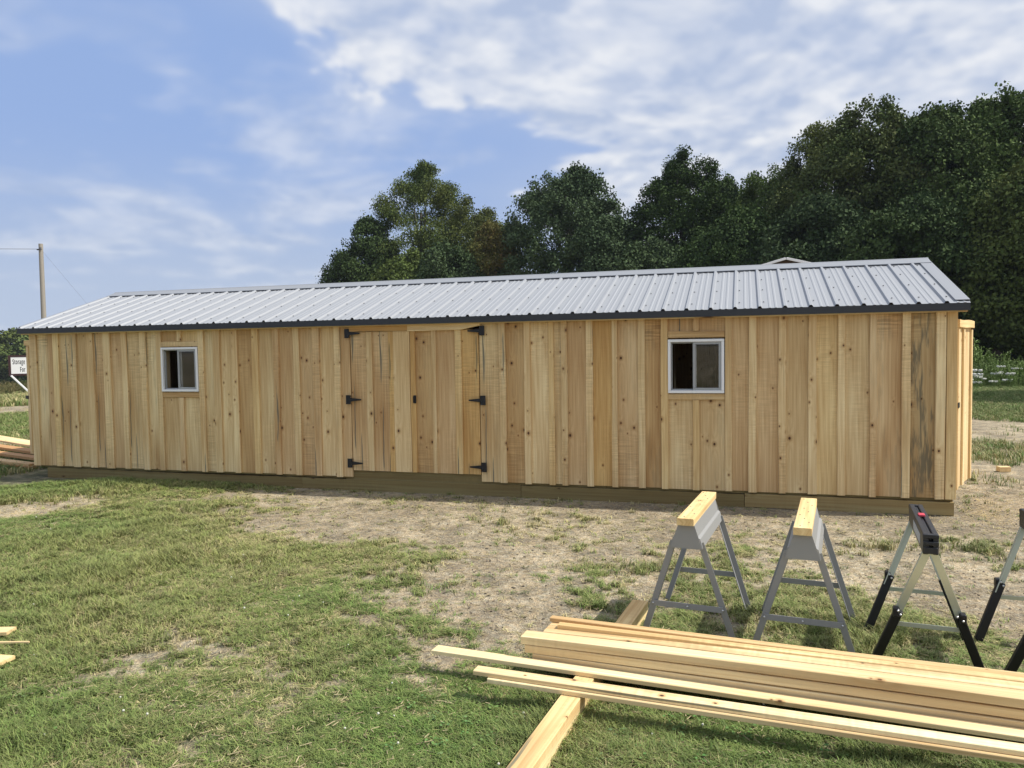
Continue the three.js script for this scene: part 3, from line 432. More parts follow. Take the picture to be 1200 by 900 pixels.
function foldingHorse(label, pos, turn) {
  const t = thing('folding_sawhorse', label, 'sawhorse', pos, turn, 'black folding sawhorses');
  const H = 0.715, body = part('body', flat([rbox(0.026, 0.10, 0.74, -0.021, H - 0.05, 0, 0.006), rbox(0.026, 0.10, 0.74, 0.021, H - 0.05, 0, 0.006), rbox(0.014, 0.06, 0.70, 0, H - 0.04, 0, 0.003), ...[-1, 1].flatMap((s) => [rbox(0.07, 0.02, 0.03, 0, H - 0.012, s * 0.357, 0.004), rbox(0.066, 0.018, 0.012, 0, H - 0.045, s * 0.372, 0.003), rbox(0.060, 0.03, 0.012, 0, H - 0.08, s * 0.370, 0.003)])]), M.blackPlastic, t);
  part('latch', rbox(0.032, 0.012, 0.05, 0, H + 0.003, -0.06, 0.004), M.red, body);
  part('label_plate', flat([-1, 1].map((s) => box(0.002, 0.045, 0.34, s * 0.0348, H - 0.055, 0.08))), M.palelabel, body);
  for (const s of [-1, 1]) for (const x of [-1, 1]) {
    const top = [x * 0.012, H - 0.085, s * 0.355], foot = [x * 0.245, 0.0, s * 0.262], P = (q) => top.map((v, k) => mix(v, foot[k], q));
    const leg = part('leg', flat([bar(P(0), P(0.58), 0.034, 0.005, 0), bar(P(0.02).map((v, k) => v + (k === 0 ? x * 0.015 : k === 2 ? -s * 0.012 : 0)), P(0.58).map((v, k) => v + (k === 0 ? x * 0.015 : k === 2 ? -s * 0.012 : 0)), 0.026, 0.005, Math.PI / 2)]), M.zinc, t);
    part('leg_extension', bar(P(0.50), foot, 0.042, 0.034), M.black, leg);
    const k0 = P(0.51); part('clamp_knob', flat([rbox(0.03, 0.05, 0.05, k0[0] + x * 0.012, k0[1], k0[2] + s * 0.012, 0.008)]), M.black, leg);
    for (const q of [0.49, 0.52]) { const k1 = P(q), b = part('bolt', new THREE.SphereGeometry(0.006, 8, 6), M.bolt, leg); b.position.set(k1[0] + (q - 0.505) * 0.6, k1[1], k1[2] + (s > 0 ? 0.038 : 0.021)); }
  }
  for (const s of [-1, 1]) part('brace', bar([-0.15, 0.24, s * 0.29], [0.15, 0.24, s * 0.29], 0.022, 0.004), M.zinc, t);
  return t;
}
foldingHorse('black folding sawhorse with shiny upper legs, next to a grey steel sawhorse', [4.478, 0.0, 3.595], -0.105);
foldingHorse('black folding sawhorse partly cut off, beyond the other black folding one', [5.045, 0.0, 3.60], -0.04);
console.log('objects');

// ---------------------------------------------------------------- far things: shed beyond, pole, wires, sign
{
  const s = thing('garden_shed', 'brown gabled shed with white roof edges standing behind the long shed', 'shed', [4.46, 0, -9.05]);
  const sp = new THREE.Shape(); sp.moveTo(-1.45, 0); sp.lineTo(1.45, 0); sp.lineTo(1.45, 2.95); sp.lineTo(0, 3.34); sp.lineTo(-1.45, 2.95); sp.closePath();
  const g = new THREE.ExtrudeGeometry(sp, { depth: 3.6, bevelEnabled: false }); g.translate(0, 0, -3.6); part('wall', g, MAT({ name: 'brown siding', color: new THREE.Color().setRGB(0.07, 0.045, 0.03), roughness: 0.9 }), s);
  for (const x of [-1, 1]) { part('roof', bar([0, 3.375, -1.8], [x * 1.62, 2.935, -1.8], 0.03, 3.7, 0), M.trimRoof, s); part('fascia', bar([x * 0.008, 3.368, 0.065], [x * 1.63, 2.928, 0.065], 0.05, 0.025), M.vinyl, s); }
  const p = thing('utility_pole', 'weathered wooden utility pole rising behind the shed roof', 'pole', [-31.26, -0.6, -23.6]);
  part('pole_shaft', tube([[0, -0.5, 0], [0, 4, 0], [0.02, 7.93, 0]], [0.15, 0.125, 0.105], 12), M.pole, p); part('insulator', flat([rbox(0.3, 0.05, 0.05, 0.02, 7.62, 0.1), rbox(0.07, 0.14, 0.07, 0.12, 7.66, 0.12)]), M.wire, p);
  const wire = (a, b, sag, label) => { const q = []; for (let k = 0; k <= 16; k++) { const t = k / 16; q.push([mix(a[0], b[0], t), mix(a[1], b[1], t) - sag * 4 * t * (1 - t), mix(a[2], b[2], t)]); } const m = new THREE.Mesh(tube(q, q.map(() => sag ? 0.011 : 0.004), 5), M.wire); m.name = 'overhead_wire'; tag(m, label, 'wire', 'wires at the utility pole'); };
  wire([-31.26, 7.05, -23.5], [-58, 7.9, -8], 0.3, 'thin overhead wire running from the pole away from the shed');
  wire([-31.2, 7.0, -23.6], [-27.95, 3.0, -24.3], 0, 'slanting guy wire between the pole and ground behind the roof');
  // sign
  const sg = thing('roadside_sign', 'white roadside sign with black letters in dark frame, half hidden by the shed', 'sign', [-21.2, groundY(-21.2, -13.7), -13.8], 0.62);
  const gy = groundY(-21.2, -13.7), cv = document.createElement('canvas'); cv.width = 512; cv.height = 224; const cx = cv.getContext('2d'); cx.fillStyle = '#f4f4f2'; cx.fillRect(0, 0, 512, 224); cx.fillStyle = '#15151a'; cx.font = 'bold 92px sans-serif'; cx.textAlign = 'left'; cx.scale(0.8, 1); cx.fillText('Storage', 40, 96); cx.fillText('For', 230, 200);
  const tx = new THREE.CanvasTexture(cv); tx.colorSpace = THREE.SRGBColorSpace; const face = MAT({ map: tx, roughness: 0.5 }); face.name = 'printed sign face';
  const W = 0.76, y0 = 0.93 - gy, H = 0.60; part('sign_panel', (() => { const q = new THREE.PlaneGeometry(W, H); q.translate(W / 2 - 0.58, y0 + H / 2, 0.042); return q; })(), face, sg);
  const fm = MAT({ name: 'dark red frame', color: new THREE.Color().setRGB(0.05, 0.02, 0.02), roughness: 0.5 });
  part('frame', mergeGeometries([box(W + 0.16, H + 0.14, 0.06, W / 2 - 0.58, y0 + H / 2, 0), box(W + 0.16, 0.07, 0.1, W / 2 - 0.58, y0 + H + 0.036, 0), box(W + 0.16, 0.07, 0.1, W / 2 - 0.58, y0 - 0.036, 0), box(0.08, H, 0.1, -0.62, y0 + H / 2, 0), box(0.08, H, 0.1, W - 0.54, y0 + H / 2, 0)]), fm, sg);
  part('strut', bar([-0.58, y0 - 0.06, 0.08], [0.62, y0 - 1.35, 0.3], 0.06, 0.04), M.vinyl, sg); part('post', bar([0.7, -0.1, 0], [0.7, y0, 0], 0.08, 0.08), fm, sg);
}

// ---------------------------------------------------------------- grass, litter and weeds
const dummy = new THREE.Object3D(), tint = new THREE.Color();
function blades(n, seed, { h = 0.05, spread = 0.03, w = 0.0032, lean = 0.6 } = {}) {
  const r = rng(seed), pos = [], idx = [];
  for (let k = 0; k < n; k++) {
    const a = r() * 6.283, d = spread * Math.sqrt(r()), bx = Math.cos(a) * d, bz = Math.sin(a) * d, f = r() * 6.283, hh = h * (0.5 + 0.8 * r()), l = hh * lean * (0.3 + 1.1 * r()), dx = Math.cos(f), dz = Math.sin(f), ww = w * (0.7 + 0.6 * r()), o = pos.length / 3;
    for (const [q, v, s] of [[0, 0, 1], [0.35, 0.6, 0.85], [1, 0.92, 0]]) { const px = bx + dx * l * q * q, pz = bz + dz * l * q * q, py = hh * v * (q === 1 ? 1 : 1); if (s) { pos.push(px - dz * ww * s / 2, py - 0.004, pz + dx * ww * s / 2, px + dz * ww * s / 2, py - 0.004, pz - dx * ww * s / 2); } else pos.push(px, py, pz); }
    idx.push(o, o + 1, o + 2, o + 1, o + 3, o + 2, o + 2, o + 3, o + 4);
  }
  const g = new THREE.BufferGeometry(); g.setAttribute('position', new THREE.Float32BufferAttribute(pos, 3)); g.setIndex(idx); g.computeVertexNormals(); return g;
}
function scatter(name, geos, mat, list) {
  geos.forEach((g, v) => {
    const L = list.filter((_, k) => k % geos.length === v); if (!L.length) return;
    const im = new THREE.InstancedMesh(g, mat, L.length);
    L.forEach((q, k) => { dummy.position.set(q.x, q.y, q.z); dummy.rotation.set(q.rx ?? 0, q.ry ?? 0, q.rz ?? 0); dummy.scale.setScalar(1); if (q.s) dummy.scale.set(...(Array.isArray(q.s) ? q.s : [q.s, q.s, q.s])); dummy.updateMatrix(); im.setMatrixAt(k, dummy.matrix); im.setColorAt(k, tint.setRGB(...q.c)); });
    im.instanceMatrix.needsUpdate = true; setting(im, numbered(name), 'stuff');
  });
}
{
  const r = rng(4242), camx = 3.578, camz = 7.996, list = [], far = [], straw = [], clover = [], flowers = [], pebbles = [], chips = [];
  const fresh = [0.105, 0.195, 0.03], olive = [0.20, 0.225, 0.065], dryc = [0.44, 0.38, 0.18], yell = [0.33, 0.34, 0.085];
  const inShed = (x, z) => x > -5.6 && x < 5.6 && z > -3.2 && z < -0.02;
  for (let k = 0; k < 330000 && list.length < 78000; k++) {
    const u = r(), dist = 2.3 + 8.2 * Math.pow(u, 0.85), ang = (r() - 0.5) * 1.50 + 0.2903, x = camx - Math.sin(ang) * dist * 1.15, z = camz - Math.cos(ang) * dist;
    if (inShed(x, z)) continue;
    const [d, y] = field(x, z), n = fbm(x * 2.3, z * 2.3, 401, 4), n2 = fbm(x * 13, z * 13, 411, 2), turf = sstep(0.38, 1.0, d + 0.62 * (n - 0.5) + 0.8 * (n2 - 0.5));
    if (r() > Math.max(turf, 0.012)) continue;
    const br = 0.6 + 0.75 * r(), t1 = clamp(-0.05 + 0.9 * y + r() * 0.8 + 0.9 * (fbm(x * 1.4, z * 1.4, 441, 3) - 0.5)), t2 = r(), tall = fbm(x * 1.4, z * 1.4, 441, 3), dry = clamp(y + 0.9 * (fbm(x * 1.7, z * 1.7, 421, 3) - 0.5) + 0.3 * (r() - 0.5)), st = r() < 0.10 + dry * 0.7 ? 1 : 0, c = [0, 1, 2].map((q) => mix(mix(fresh[q], olive[q], t1), st ? dryc[q] : yell[q], st ? 0.75 + 0.25 * t2 : clamp(dry - 0.15) * 0.8 * t2) * br);
    list.push({ x, y: groundY(x, z), z, ry: r() * 6.28, s: [1.0, (0.12 + 1.75 * tall * tall + 0.32 * r()) * (0.55 + 0.45 * turf) * (st ? 0.7 : 1), 1.0].map((v) => v * mix(0.8, 1.25, clamp((dist - 3) / 7))), c });
    if (turf > 0.6 && d > 0.85 && y < 0.3 && r() < 0.03) clover.push({ x, y: groundY(x, z) + 0.012, z, ry: r() * 6.28, s: 0.5 + 0.4 * r(), c: [0.11 * (0.8 + 0.5 * r()), 0.19 * (0.8 + 0.5 * r()), 0.05] });
    if (d > 0.7 && r() < 0.002) flowers.push({ x, y: groundY(x, z) + 0.035, z, s: 0.35 + 0.4 * r(), c: [0.55, 0.55, 0.46] });
  }
  const V = [1, 2, 3, 4, 5].map((s) => blades(10, s * 91, { h: 0.055, spread: 0.034, w: 0.0046, lean: 1.0 }));
  scatter('lawn_grass', V, M.grass, list);
  for (let k = 0; k < 46000; k++) {                                                // mown clippings, straw, sawdust and pebbles on the bare ground
    const u = r(), dist = 2.4 + 8 * u, ang = (r() - 0.5) * 1.5 + 0.2903, x = camx - Math.sin(ang) * dist * 1.15, z = camz - Math.cos(ang) * dist; if (inShed(x, z)) continue;
    const [d, y] = field(x, z), g = groundY(x, z), br = 0.5 + 0.8 * r();
    if (r() < 0.34 + 0.5 * y) straw.push({ x, y: g + 0.006 + (d > 0.5 ? 0.022 * r() : 0), z, ry: r() * 6.28, rz: (r() - 0.5) * 0.3, s: [0.4 + 1.3 * r(), 1, 0.7 + 0.6 * r()], c: [0.42, 0.35, 0.2].map((v) => v * (0.25 + 0.75 * br)) });
    else if (d < 0.5 && r() < 0.6) pebbles.push({ x, y: g, z, ry: r() * 6.28, rx: r() * 6, s: 0.35 + 1.2 * r() * r(), c: [0.28, 0.23, 0.17].map((v) => v * br) });
    else if (d < 0.5 && r() < 0.25) chips.push({ x, y: g + 0.003, z, ry: r() * 6.28, rx: (r() - 0.5) * 0.6, s: 0.5 + 1.1 * r() * r(), c: [0.075, 0.06, 0.04].map((v) => v * br) });
  }
  for (const [cx, cz, sr, n] of [[5.75, -0.1, 0.45, 900], [5.9, -0.9, 0.5, 500], [-0.5, 2.5, 0.5, 500], [-1.4, 2.2, 0.5, 400], [-3.63, 1.9, 0.25, 200]]) for (let k = 0; k < n; k++) { const a = r() * 6.28, q = sr * Math.pow(r(), 0.8) * 1.3, x = cx + Math.cos(a) * q, z = cz + Math.sin(a) * q; if (inShed(x, z)) continue; straw.push({ x, y: groundY(x, z) + 0.005, z, ry: r() * 6.28, s: [0.35, 1, 1.6], c: [0.62, 0.5, 0.26] }); }
  const sg = box(0.03, 0.0022, 0.0028), pg = new THREE.IcosahedronGeometry(0.008, 0), chg = box(0.022, 0.004, 0.012);
  scatter('dry_litter', [sg], M.litter, straw); scatter('pebbles', [pg], M.litter, pebbles); scatter('bark_crumbs', [chg], M.litter, chips);
  const cg = (() => { const rr = rng(5), a = []; for (let k = 0; k < 9; k++) { const g = new THREE.CircleGeometry(0.0085, 6); g.rotateX(-1.57 + (rr() - 0.5) * 0.9); g.rotateZ((rr() - 0.5) * 0.8); g.translate((rr() - 0.5) * 0.06, 0.012 + 0.018 * rr(), (rr() - 0.5) * 0.06); a.push(g); } return mergeGeometries(a); })();
  scatter('clover', [cg], M.grass, clover); scatter('clover_blossoms', [new THREE.IcosahedronGeometry(0.009, 1)], M.litter, flowers);
  // the lawn and the rough beyond the shed: to the right behind its open end, and far off on the other side
  const big = [7, 8, 9].map((s) => blades(16, s * 71, { h: 0.10, spread: 0.16, w: 0.009, lean: 1.0 }));
  for (let k = 0; k < 52000; k++) {
    const right = r() < 0.62, D = right ? 8 + 22 * Math.pow(r(), 0.8) : 9.5 + 32 * r(), px = right ? 0.46 + 0.36 * r() : -0.84 + 0.28 * r();
    const cx = px * D, x = camx + cx * Math.cos(0.2903) - D * Math.sin(0.2903), z = camz - cx * Math.sin(0.2903) - D * Math.cos(0.2903); if (x > -6 && x < 6.0 && z > -3.4) continue;
    const [d, y] = field(x, z), n = fbm(x * 1.1, z * 1.1, 501, 4), t = sstep(0.2, 0.8, d + 0.6 * (n - 0.5)); if (r() > t + 0.02) continue;
    const st = r() < y * 0.6, b1 = 0.7 + 0.6 * r(), b2 = r(), c = [0, 1, 2].map((q) => (st ? dryc[q] : mix(fresh[q], olive[q], b2)) * b1);
    far.push({ x, y: groundY(x, z), z, ry: r() * 6.28, s: (0.45 + 0.5 * r()) * (y > 0.7 && D > 24 ? 2.2 : 1), c });
  }
  scatter('rough_grass', big, M.grass, far);
  // weeds with white flower heads along the wood's edge
  const weed = (seed) => { const rr = rng(seed), a = []; for (let k = 0; k < 7; k++) { const x = (rr() - 0.5) * 0.5, z = (rr() - 0.5) * 0.5, h = 0.55 + 0.6 * rr(), tx = x + (rr() - 0.5) * 0.25, tz = z + (rr() - 0.5) * 0.25; const s = tube([[x, 0, z], [tx, h, tz]], [0.008, 0.004], 3); a.push(s); for (let m = 0; m < 9; m++) { const q = 0.1 + 0.9 * rr(), L = 0.05 + 0.16 * rr() * rr(), an = rr() * 6.28, g = new THREE.BufferGeometry(), cx = mix(x, tx, q), cy = h * q, cz = mix(z, tz, q), dx = Math.cos(an), dz = Math.sin(an); g.setAttribute('position', new THREE.Float32BufferAttribute([cx, cy, cz, cx + dx * L * 0.5 - dz * 0.025, cy + 0.05, cz + dz * L * 0.5 + dx * 0.025, cx + dx * L, cy + 0.01, cz + dz * L, cx + dx * L * 0.5 + dz * 0.025, cy + 0.05, cz + dz * L * 0.5 - dx * 0.025], 3)); g.setIndex([0, 1, 2, 0, 2, 3]); g.computeVertexNormals(); a.push(g); } } return mergeGeometries(a); };
  const head = (() => { const rr = rng(31), a = []; for (let k = 0; k < 9; k++) { const g = new THREE.IcosahedronGeometry(0.026, 0); const t = rr() * 6.28, q = 0.09 * Math.sqrt(rr()); g.translate(Math.cos(t) * q, 0.03 * rr(), Math.sin(t) * q); a.push(g); } return mergeGeometries(a); })();
  const W = [], F = [];
  for (let k = 0; k < 1500; k++) { const D = 25.5 + 5 * r(), px = 0.50 + 0.36 * r(), cx = px * D, x = camx + cx * Math.cos(0.2903) - D * Math.sin(0.2903), z = camz - cx * Math.sin(0.2903) - D * Math.cos(0.2903), s = 0.4 + 0.35 * r() + 1.15 * sstep(0.3, 0.75, fbm(x * 0.9, z * 0.9, 9, 3)) * r(); W.push({ x, y: groundY(x, z), z, ry: r() * 6.28, s: s * (0.3 + 0.7 * sstep(25.4, 28.5, D)), c: [0.13, 0.19, 0.05].map((v) => v * (0.7 + 0.5 * s)) }); if (fbm(x * 0.5, z * 0.5, 13, 2) > 0.42 && r() < 0.3) F.push({ x: x + 0.2 * (r() - 0.5), y: groundY(x, z) + s * (0.3 + 0.7 * sstep(25.4, 28.5, D)) * (0.75 + 0.4 * r()), z, ry: r() * 6.28, s: 1.1 + 0.8 * r(), c: [0.55, 0.55, 0.5] }); }
  for (let k = 0; k < 500; k++) { const D = 30 + 14 * r(), px = -0.80 + 0.22 * r(), cx = px * D, x = camx + cx * Math.cos(0.2903) - D * Math.sin(0.2903), z = camz - cx * Math.sin(0.2903) - D * Math.cos(0.2903); W.push({ x, y: groundY(x, z), z, ry: r() * 6.28, s: 0.35 + 0.3 * r(), c: r() < 0.6 ? [0.26, 0.22, 0.10] : [0.11, 0.13, 0.045] }); }
  scatter('tall_weeds', [weed(1), weed(2), weed(3)], M.grass, W); scatter('wildflower_heads', [head], M.litter, F);
}
console.log('grass');

// ---------------------------------------------------------------- trees
function sprayGeo(n, seed, R, leaf, up = 0) {
  const r = rng(seed), pos = [], idx = [];
  for (let k = 0; k < n; k++) {
    const t = r() * 6.283, c = 2 * r() - 1, q = R * Math.cbrt(r()), s = Math.sqrt(1 - c * c), p = new THREE.Vector3(q * s * Math.cos(t), q * c * 0.8 + up * q, q * s * Math.sin(t));
    const a = new THREE.Vector3(r() - 0.5, r() - 0.5 - 0.25, r() - 0.5).normalize(), nrm = new THREE.Vector3(r() - 0.5, 0.9 * r() + 0.1, r() - 0.5).normalize(), b = new THREE.Vector3().crossVectors(a, nrm).normalize(), L = leaf * (0.7 + 0.6 * r()), w = L * 0.42, o = pos.length / 3, cn = new THREE.Vector3().crossVectors(b, a).multiplyScalar(L * 0.10);
    for (const [u, v, e] of [[-0.5, 0, 0], [0.05, 1, 1], [0.5, 0, 0], [0.05, -1, 1]]) pos.push(p.x + a.x * L * u + b.x * w * v + cn.x * e, p.y + a.y * L * u + b.y * w * v + cn.y * e, p.z + a.z * L * u + b.z * w * v + cn.z * e);
    idx.push(o, o + 1, o + 2, o, o + 2, o + 3);
  }
  const g = new THREE.BufferGeometry(); g.setAttribute('position', new THREE.Float32BufferAttribute(pos, 3)); g.setIndex(idx); g.computeVertexNormals(); return g;
}
const SPRAY = { broad: sprayGeo(22, 1, 0.48, 0.135), fine: sprayGeo(24, 2, 0.48, 0.115), up: sprayGeo(22, 3, 0.40, 0.13, 0.5), far: sprayGeo(16, 4, 0.8, 0.42) };
function tree(name, label, group, { x, z, h, r: R, low = 0.08, lobes = 30, n = 5200, col, col2, spray = 'broad', shape = 0.45, airy = 0, seed, lr = [0.24, 0.40], lean = 0 }) {
  const q = rng(seed), y0 = groundY(x, z), t = thing(name, label, 'tree', [x, y0, z], 0, group), L = [], limbs = [];
  const prof = (v) => Math.pow(Math.sin(Math.PI * Math.pow(clamp(v, 0.001, 0.999), Math.log(0.5) / Math.log(shape))), 0.52);
  for (let k = 0; k < lobes; k++) { const v = k === 0 ? 0.93 : Math.pow(q(), 0.9), e = prof(v), a = k * 2.4 + q() * 1.2, d = R * e * Math.sqrt(q()) * 0.86, rl = R * mix(lr[0], lr[1], q()) * (0.75 + 0.25 * e); L.push({ p: new THREE.Vector3(Math.cos(a) * d + lean * v, h * (low + (1 - low) * v) - rl * v * 0.9, Math.sin(a) * d), rl, hue: q() }); }
  for (let v = 0.12; v < 0.9; v += 0.13) { const e = prof(v), rl = R * Math.max(0.26, 0.52 * e), a = q() * 6.283; L.push({ p: new THREE.Vector3(Math.cos(a) * R * 0.16 + lean * v, h * (low + (1 - low) * v) - rl * v * 0.7, Math.sin(a) * R * 0.16), rl, hue: q() }); }
  const th = h * 0.80, tr = 0.018 * h + 0.05; limbs.push(tube([[0, -0.3, 0], [0.1, th * 0.3, 0.05], [lean * 0.4 - 0.1, th * 0.6, -0.05], [lean * 0.8, th, 0]], [tr * 1.3, tr, tr * 0.66, tr * 0.18], 7));
  L.forEach((l, k) => { if (k % 2) return; const b = clamp(l.p.y * 0.55, h * 0.08, th * 0.8), m = [l.p.x * 0.45, mix(b, l.p.y, 0.42), l.p.z * 0.45]; limbs.push(tube([[lean * 0.3, b, 0], m, [l.p.x, l.p.y, l.p.z]], [tr * 0.36, tr * 0.22, tr * 0.07], 5)); });
  part('trunk', mergeGeometries(limbs), M.bark, t);
  const I = [], sc = 2.1 / (lr[0] + lr[1]) / R * 0.95, thr = 0.46 + 0.10 * airy;
  for (let k = 0; k < n * 7 && I.length < n; k++) {
    const v = q(), a = q() * 6.283, ca = Math.cos(a), sa = Math.sin(a), edge = 0.74 + 0.34 * vnoise3(ca * 1.5 + 9, sa * 1.5 + 9, v * h * 0.42, seed) + 0.26 * vnoise3(ca * 4 + 9, sa * 4 + 9, v * h * 1.1, seed + 2), Re = R * prof(v) * edge, d = Re * Math.pow(q(), 0.36) * (q() < 0.10 ? 1 + 0.16 * q() : 1);
    const px = ca * d + lean * v, pz = sa * d, py = h * (low + (1 - low) * v * (0.9 + 0.14 * vnoise(ca * 2 + 5, sa * 2 + 5, seed + 3)));
    const cl = 0.66 * vnoise3(px * sc + 40, py * sc * 1.25, pz * sc + 40, seed + 7) + 0.34 * vnoise3(px * sc * 2.4, py * sc * 2.6, pz * sc * 2.4, seed + 9);
    if (cl < thr + 0.10 * q() || (airy && q() < airy * 0.35 * v)) continue;
    const g = clamp(0.9 * (vnoise3(px * 0.5, py * 0.5, pz * 0.5, seed + 21)) + 0.5 * (q() - 0.4));
    I.push([px, Math.max(0.25, py), pz, q(), q(), q(), 0.7 + 0.6 * q(), [0, 1, 2].map((e) => mix(col[e], col2[e], g))]);
  }
  const im = new THREE.InstancedMesh(SPRAY[spray], M.leaf, I.length);
  I.forEach((v, k) => { dummy.position.set(v[0], v[1], v[2]); dummy.rotation.set((v[3] - 0.5) * 1.0, v[4] * 6.283, (v[5] - 0.5) * 1.0); dummy.scale.setScalar(v[6]); dummy.updateMatrix(); im.setMatrixAt(k, dummy.matrix); im.setColorAt(k, tint.setRGB(...v[7])); });
  im.name = 'crown'; im.userData.kind = 'stuff'; im.castShadow = im.receiveShadow = true; t.add(im); return t;
}
{
  const dk = [0.034, 0.060, 0.019], dk2 = [0.066, 0.10, 0.03], md = [0.052, 0.088, 0.022], md2 = [0.10, 0.145, 0.036], ol = [0.08, 0.105, 0.025], ol2 = [0.14, 0.165, 0.044], bl = [0.042, 0.070, 0.031], bl2 = [0.078, 0.115, 0.05], br = [0.066, 0.08, 0.026], br2 = [0.11, 0.125, 0.042], rd = [0.10, 0.058, 0.022], rd2 = [0.15, 0.082, 0.03];
  const G = 'trees along the wood behind the shed';
  const T = (...a) => tree(...a);
  T('broadleaf_tree', 'dark green tree standing out at the open-sky end of the wood', G, { x: -23.6, z: -45, h: 12.0, r: 3.3, col: dk, col2: dk2, seed: 11, n: 5600, lobes: 34 });
  T('broadleaf_tree', 'tall light green tree with airy top, above its darker neighbours', G, { x: -20.4, z: -48.2, h: 16.4, r: 4.6, col: md, col2: ol2, seed: 12, n: 5200, lobes: 44, airy: 0.7, spray: 'fine', shape: 0.5, lr: [0.18, 0.32] });
  T('broadleaf_tree', 'olive brown tree with thin crown beside the tall light green tree', G, { x: -16.6, z: -49.1, h: 13.6, r: 3.7, col: br, col2: ol2, seed: 13, n: 4400, lobes: 36, airy: 0.7, spray: 'fine', shape: 0.55, lr: [0.18, 0.3] });
  T('reddening_tree', 'small tree turning reddish orange between darker green trees', G, { x: -12.9, z: -42.9, h: 10.2, r: 2.0, col: rd, col2: ol2, seed: 14, n: 2600, lobes: 22, spray: 'fine', shape: 0.55 });
  T('broadleaf_tree', 'low dark tree filling the gap beside the reddish one', G, { x: -15.6, z: -41.5, h: 9.0, r: 3.0, col: dk, col2: bl2, seed: 15, n: 3600, lobes: 24 });
  T('broadleaf_tree', 'low light green tree beneath the tall airy one', G, { x: -18.6, z: -42.5, h: 8.8, r: 3.2, col: ol, col2: md2, seed: 35, n: 3600, lobes: 24 });
  T('broadleaf_tree', 'rounded blue-green tree with full dome crown, gaps of sky in its middle', G, { x: -7.7, z: -43.6, h: 13.6, r: 4.6, col: bl, col2: bl2, seed: 16, n: 5600, lobes: 50, airy: 0.7, shape: 0.52, lr: [0.16, 0.28] });
  T('broadleaf_tree', 'dark bluish understorey tree at the foot of the domed tree', G, { x: -4.6, z: -40.0, h: 9.2, r: 3.0, col: bl, col2: bl2, seed: 17, n: 3800, lobes: 26 });
  T('broadleaf_tree', 'very dark tree with upright tufted crown', G, { x: -0.1, z: -43.8, h: 13.6, r: 3.7, col: dk, col2: md, seed: 18, n: 5200, lobes: 56, airy: 0.4, spray: 'up', lr: [0.13, 0.24], shape: 0.48 });
  T('broadleaf_tree', 'narrow dark tree just behind the tufted one', G, { x: 2.6, z: -49.5, h: 13.2, r: 2.6, col: dk, col2: md, seed: 19, n: 3800, lobes: 26 });
  T('broadleaf_tree', 'mid green bright-topped tree beside the narrow dark one', G, { x: 5.2, z: -44, h: 12.9, r: 3.9, col: md, col2: md2, seed: 20, n: 6200, lobes: 40, spray: 'fine' });
  T('broadleaf_tree', 'grey-green tree sloping up towards the tallest maples', G, { x: 8.2, z: -42.1, h: 14.5, r: 3.8, col: bl, col2: ol2, seed: 21, n: 6600, lobes: 42, airy: 0.25, lr: [0.18, 0.3], spray: 'fine' });
  T('maple_tree', 'brownish-topped maple at the shoulder of the tallest trees', G, { x: 10.9, z: -38.7, h: 14.5, r: 3.9, col: md, col2: br2, seed: 22, n: 5400, lobes: 52, airy: 0.5, lr: [0.15, 0.27], shape: 0.52 });
  T('maple_tree', 'tall maple with dark trunk showing through sky gaps', G, { x: 13.5, z: -37.6, h: 13.6, r: 3.8, col: dk, col2: md2, seed: 23, n: 4600, lobes: 52, airy: 0.8, lr: [0.15, 0.26], shape: 0.55 });
  T('maple_tree', 'tallest maple of the wood, its top rising above all', G, { x: 16.3, z: -38.2, h: 14.3, r: 3.9, col: md, col2: md2, seed: 24, n: 5000, lobes: 54, airy: 0.7, lr: [0.15, 0.26], shape: 0.55 });
  T('maple_tree', 'tall maple beyond the tallest one, partly out of view', G, { x: 19.6, z: -39.1, h: 13.6, r: 3.8, col: md, col2: br2, seed: 25, n: 4200, lobes: 40, airy: 0.5, lr: [0.16, 0.28] });
  T('broadleaf_tree', 'brighter sunlit green tree at the wood edge above white wildflowers', G, { x: 15.8, z: -31.4, h: 9.4, r: 3.0, col: md, col2: ol2, seed: 26, n: 5600, lobes: 36, low: 0.14, lr: [0.18, 0.3] });
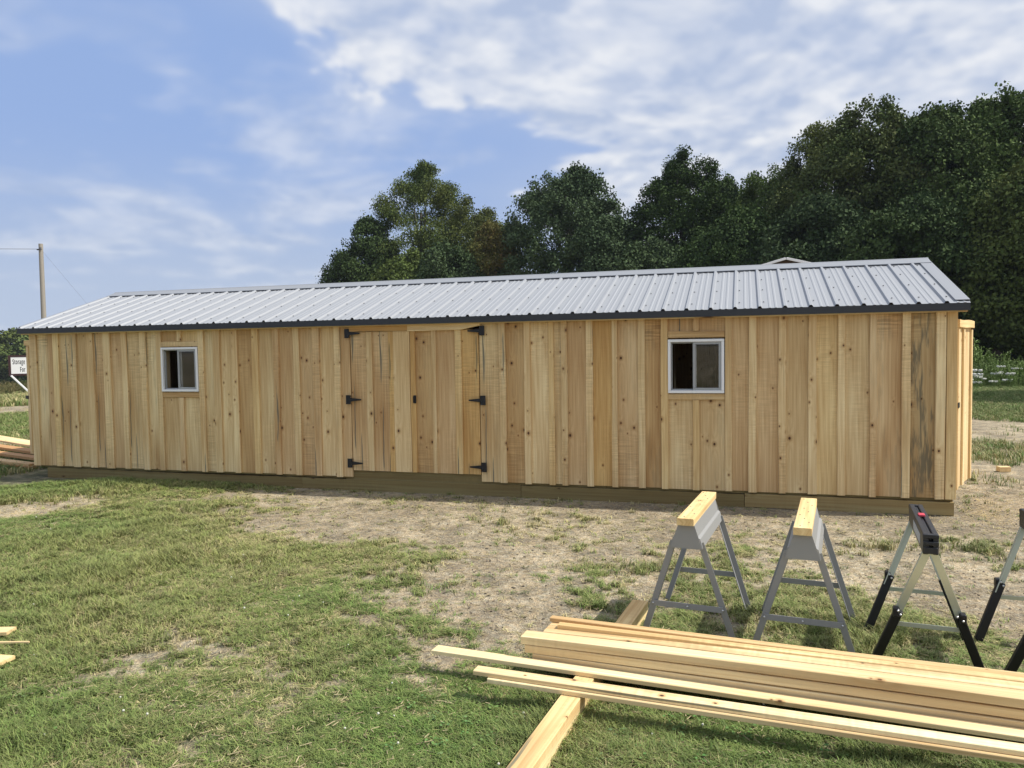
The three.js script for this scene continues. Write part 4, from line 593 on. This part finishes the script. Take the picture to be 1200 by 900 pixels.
  T('broadleaf_tree', 'dark low tree behind the end of the long roof', G, { x: 11.6, z: -33.2, h: 8.4, r: 3.4, col: dk, col2: dk2, seed: 27, n: 5600, lobes: 36, low: 0.14 });
  T('broadleaf_tree', 'dark low tree rising behind the small gabled shed', G, { x: 7.4, z: -35.6, h: 8.9, r: 3.3, col: dk, col2: bl2, seed: 28, n: 5200, lobes: 34 });
  T('broadleaf_tree', 'dark low tree below the mid green bright-topped one', G, { x: 3.4, z: -38.4, h: 8.9, r: 3.4, col: dk, col2: md, seed: 29, n: 5000, lobes: 32 });
  T('broadleaf_tree', 'dark low tree tucked below the tufted one', G, { x: -1.9, z: -39.2, h: 7.8, r: 3.0, col: dk, col2: bl2, seed: 30, n: 3600, lobes: 26 });
  T('maple_tree', 'maple outside the frame whose crown shades the lawn', G, { x: 17.0, z: -17.3, h: 10.0, r: 2.2, col: md, col2: md2, seed: 31, n: 5000, lobes: 36, low: 0.15 });
  const far = 'far trees across the field';
  [[-105.7, -85, 8.6, 5.2, 41], [-112.5, -84, 7.6, 5.0, 42], [-104, -92, 8.8, 5.2, 43], [-116, -76, 7.4, 5, 44], [-100, -97, 8.2, 5, 45]].forEach(([x, z, h, r, seed]) => T('distant_tree', 'hazy rounded tree far across the field beyond the roadside sign', far, { x, z, h: h + 1.0, r, col: md, col2: ol2, seed, n: 1300, lobes: 22, spray: 'far' }));
  // the shaded mass of the wood behind the front trees
  const q = rng(99), I = [];
  for (let k = 0; k < 17000; k++) { const u = q(), x = mix(-25, 27, u), z = mix(-50, -40, u) - 3 - 9 * q(), h = 6.6 * Math.pow(q(), 0.8) * (0.75 + 0.35 * vnoise(x * 0.3, 1, 5)); I.push({ x, y: groundY(x, z) + 0.3 + h, z, ry: q() * 6.28, rx: (q() - 0.5), s: 0.8 + 0.5 * q(), c: dk }); }
  scatter('woodland', [SPRAY.far], M.leaf, I);
}
console.log('trees');
scene.fog = new THREE.FogExp2(new THREE.Color().setRGB(0.62, 0.70, 0.82), 0.00025);
sh(shed);
renderer.render(scene, camera);
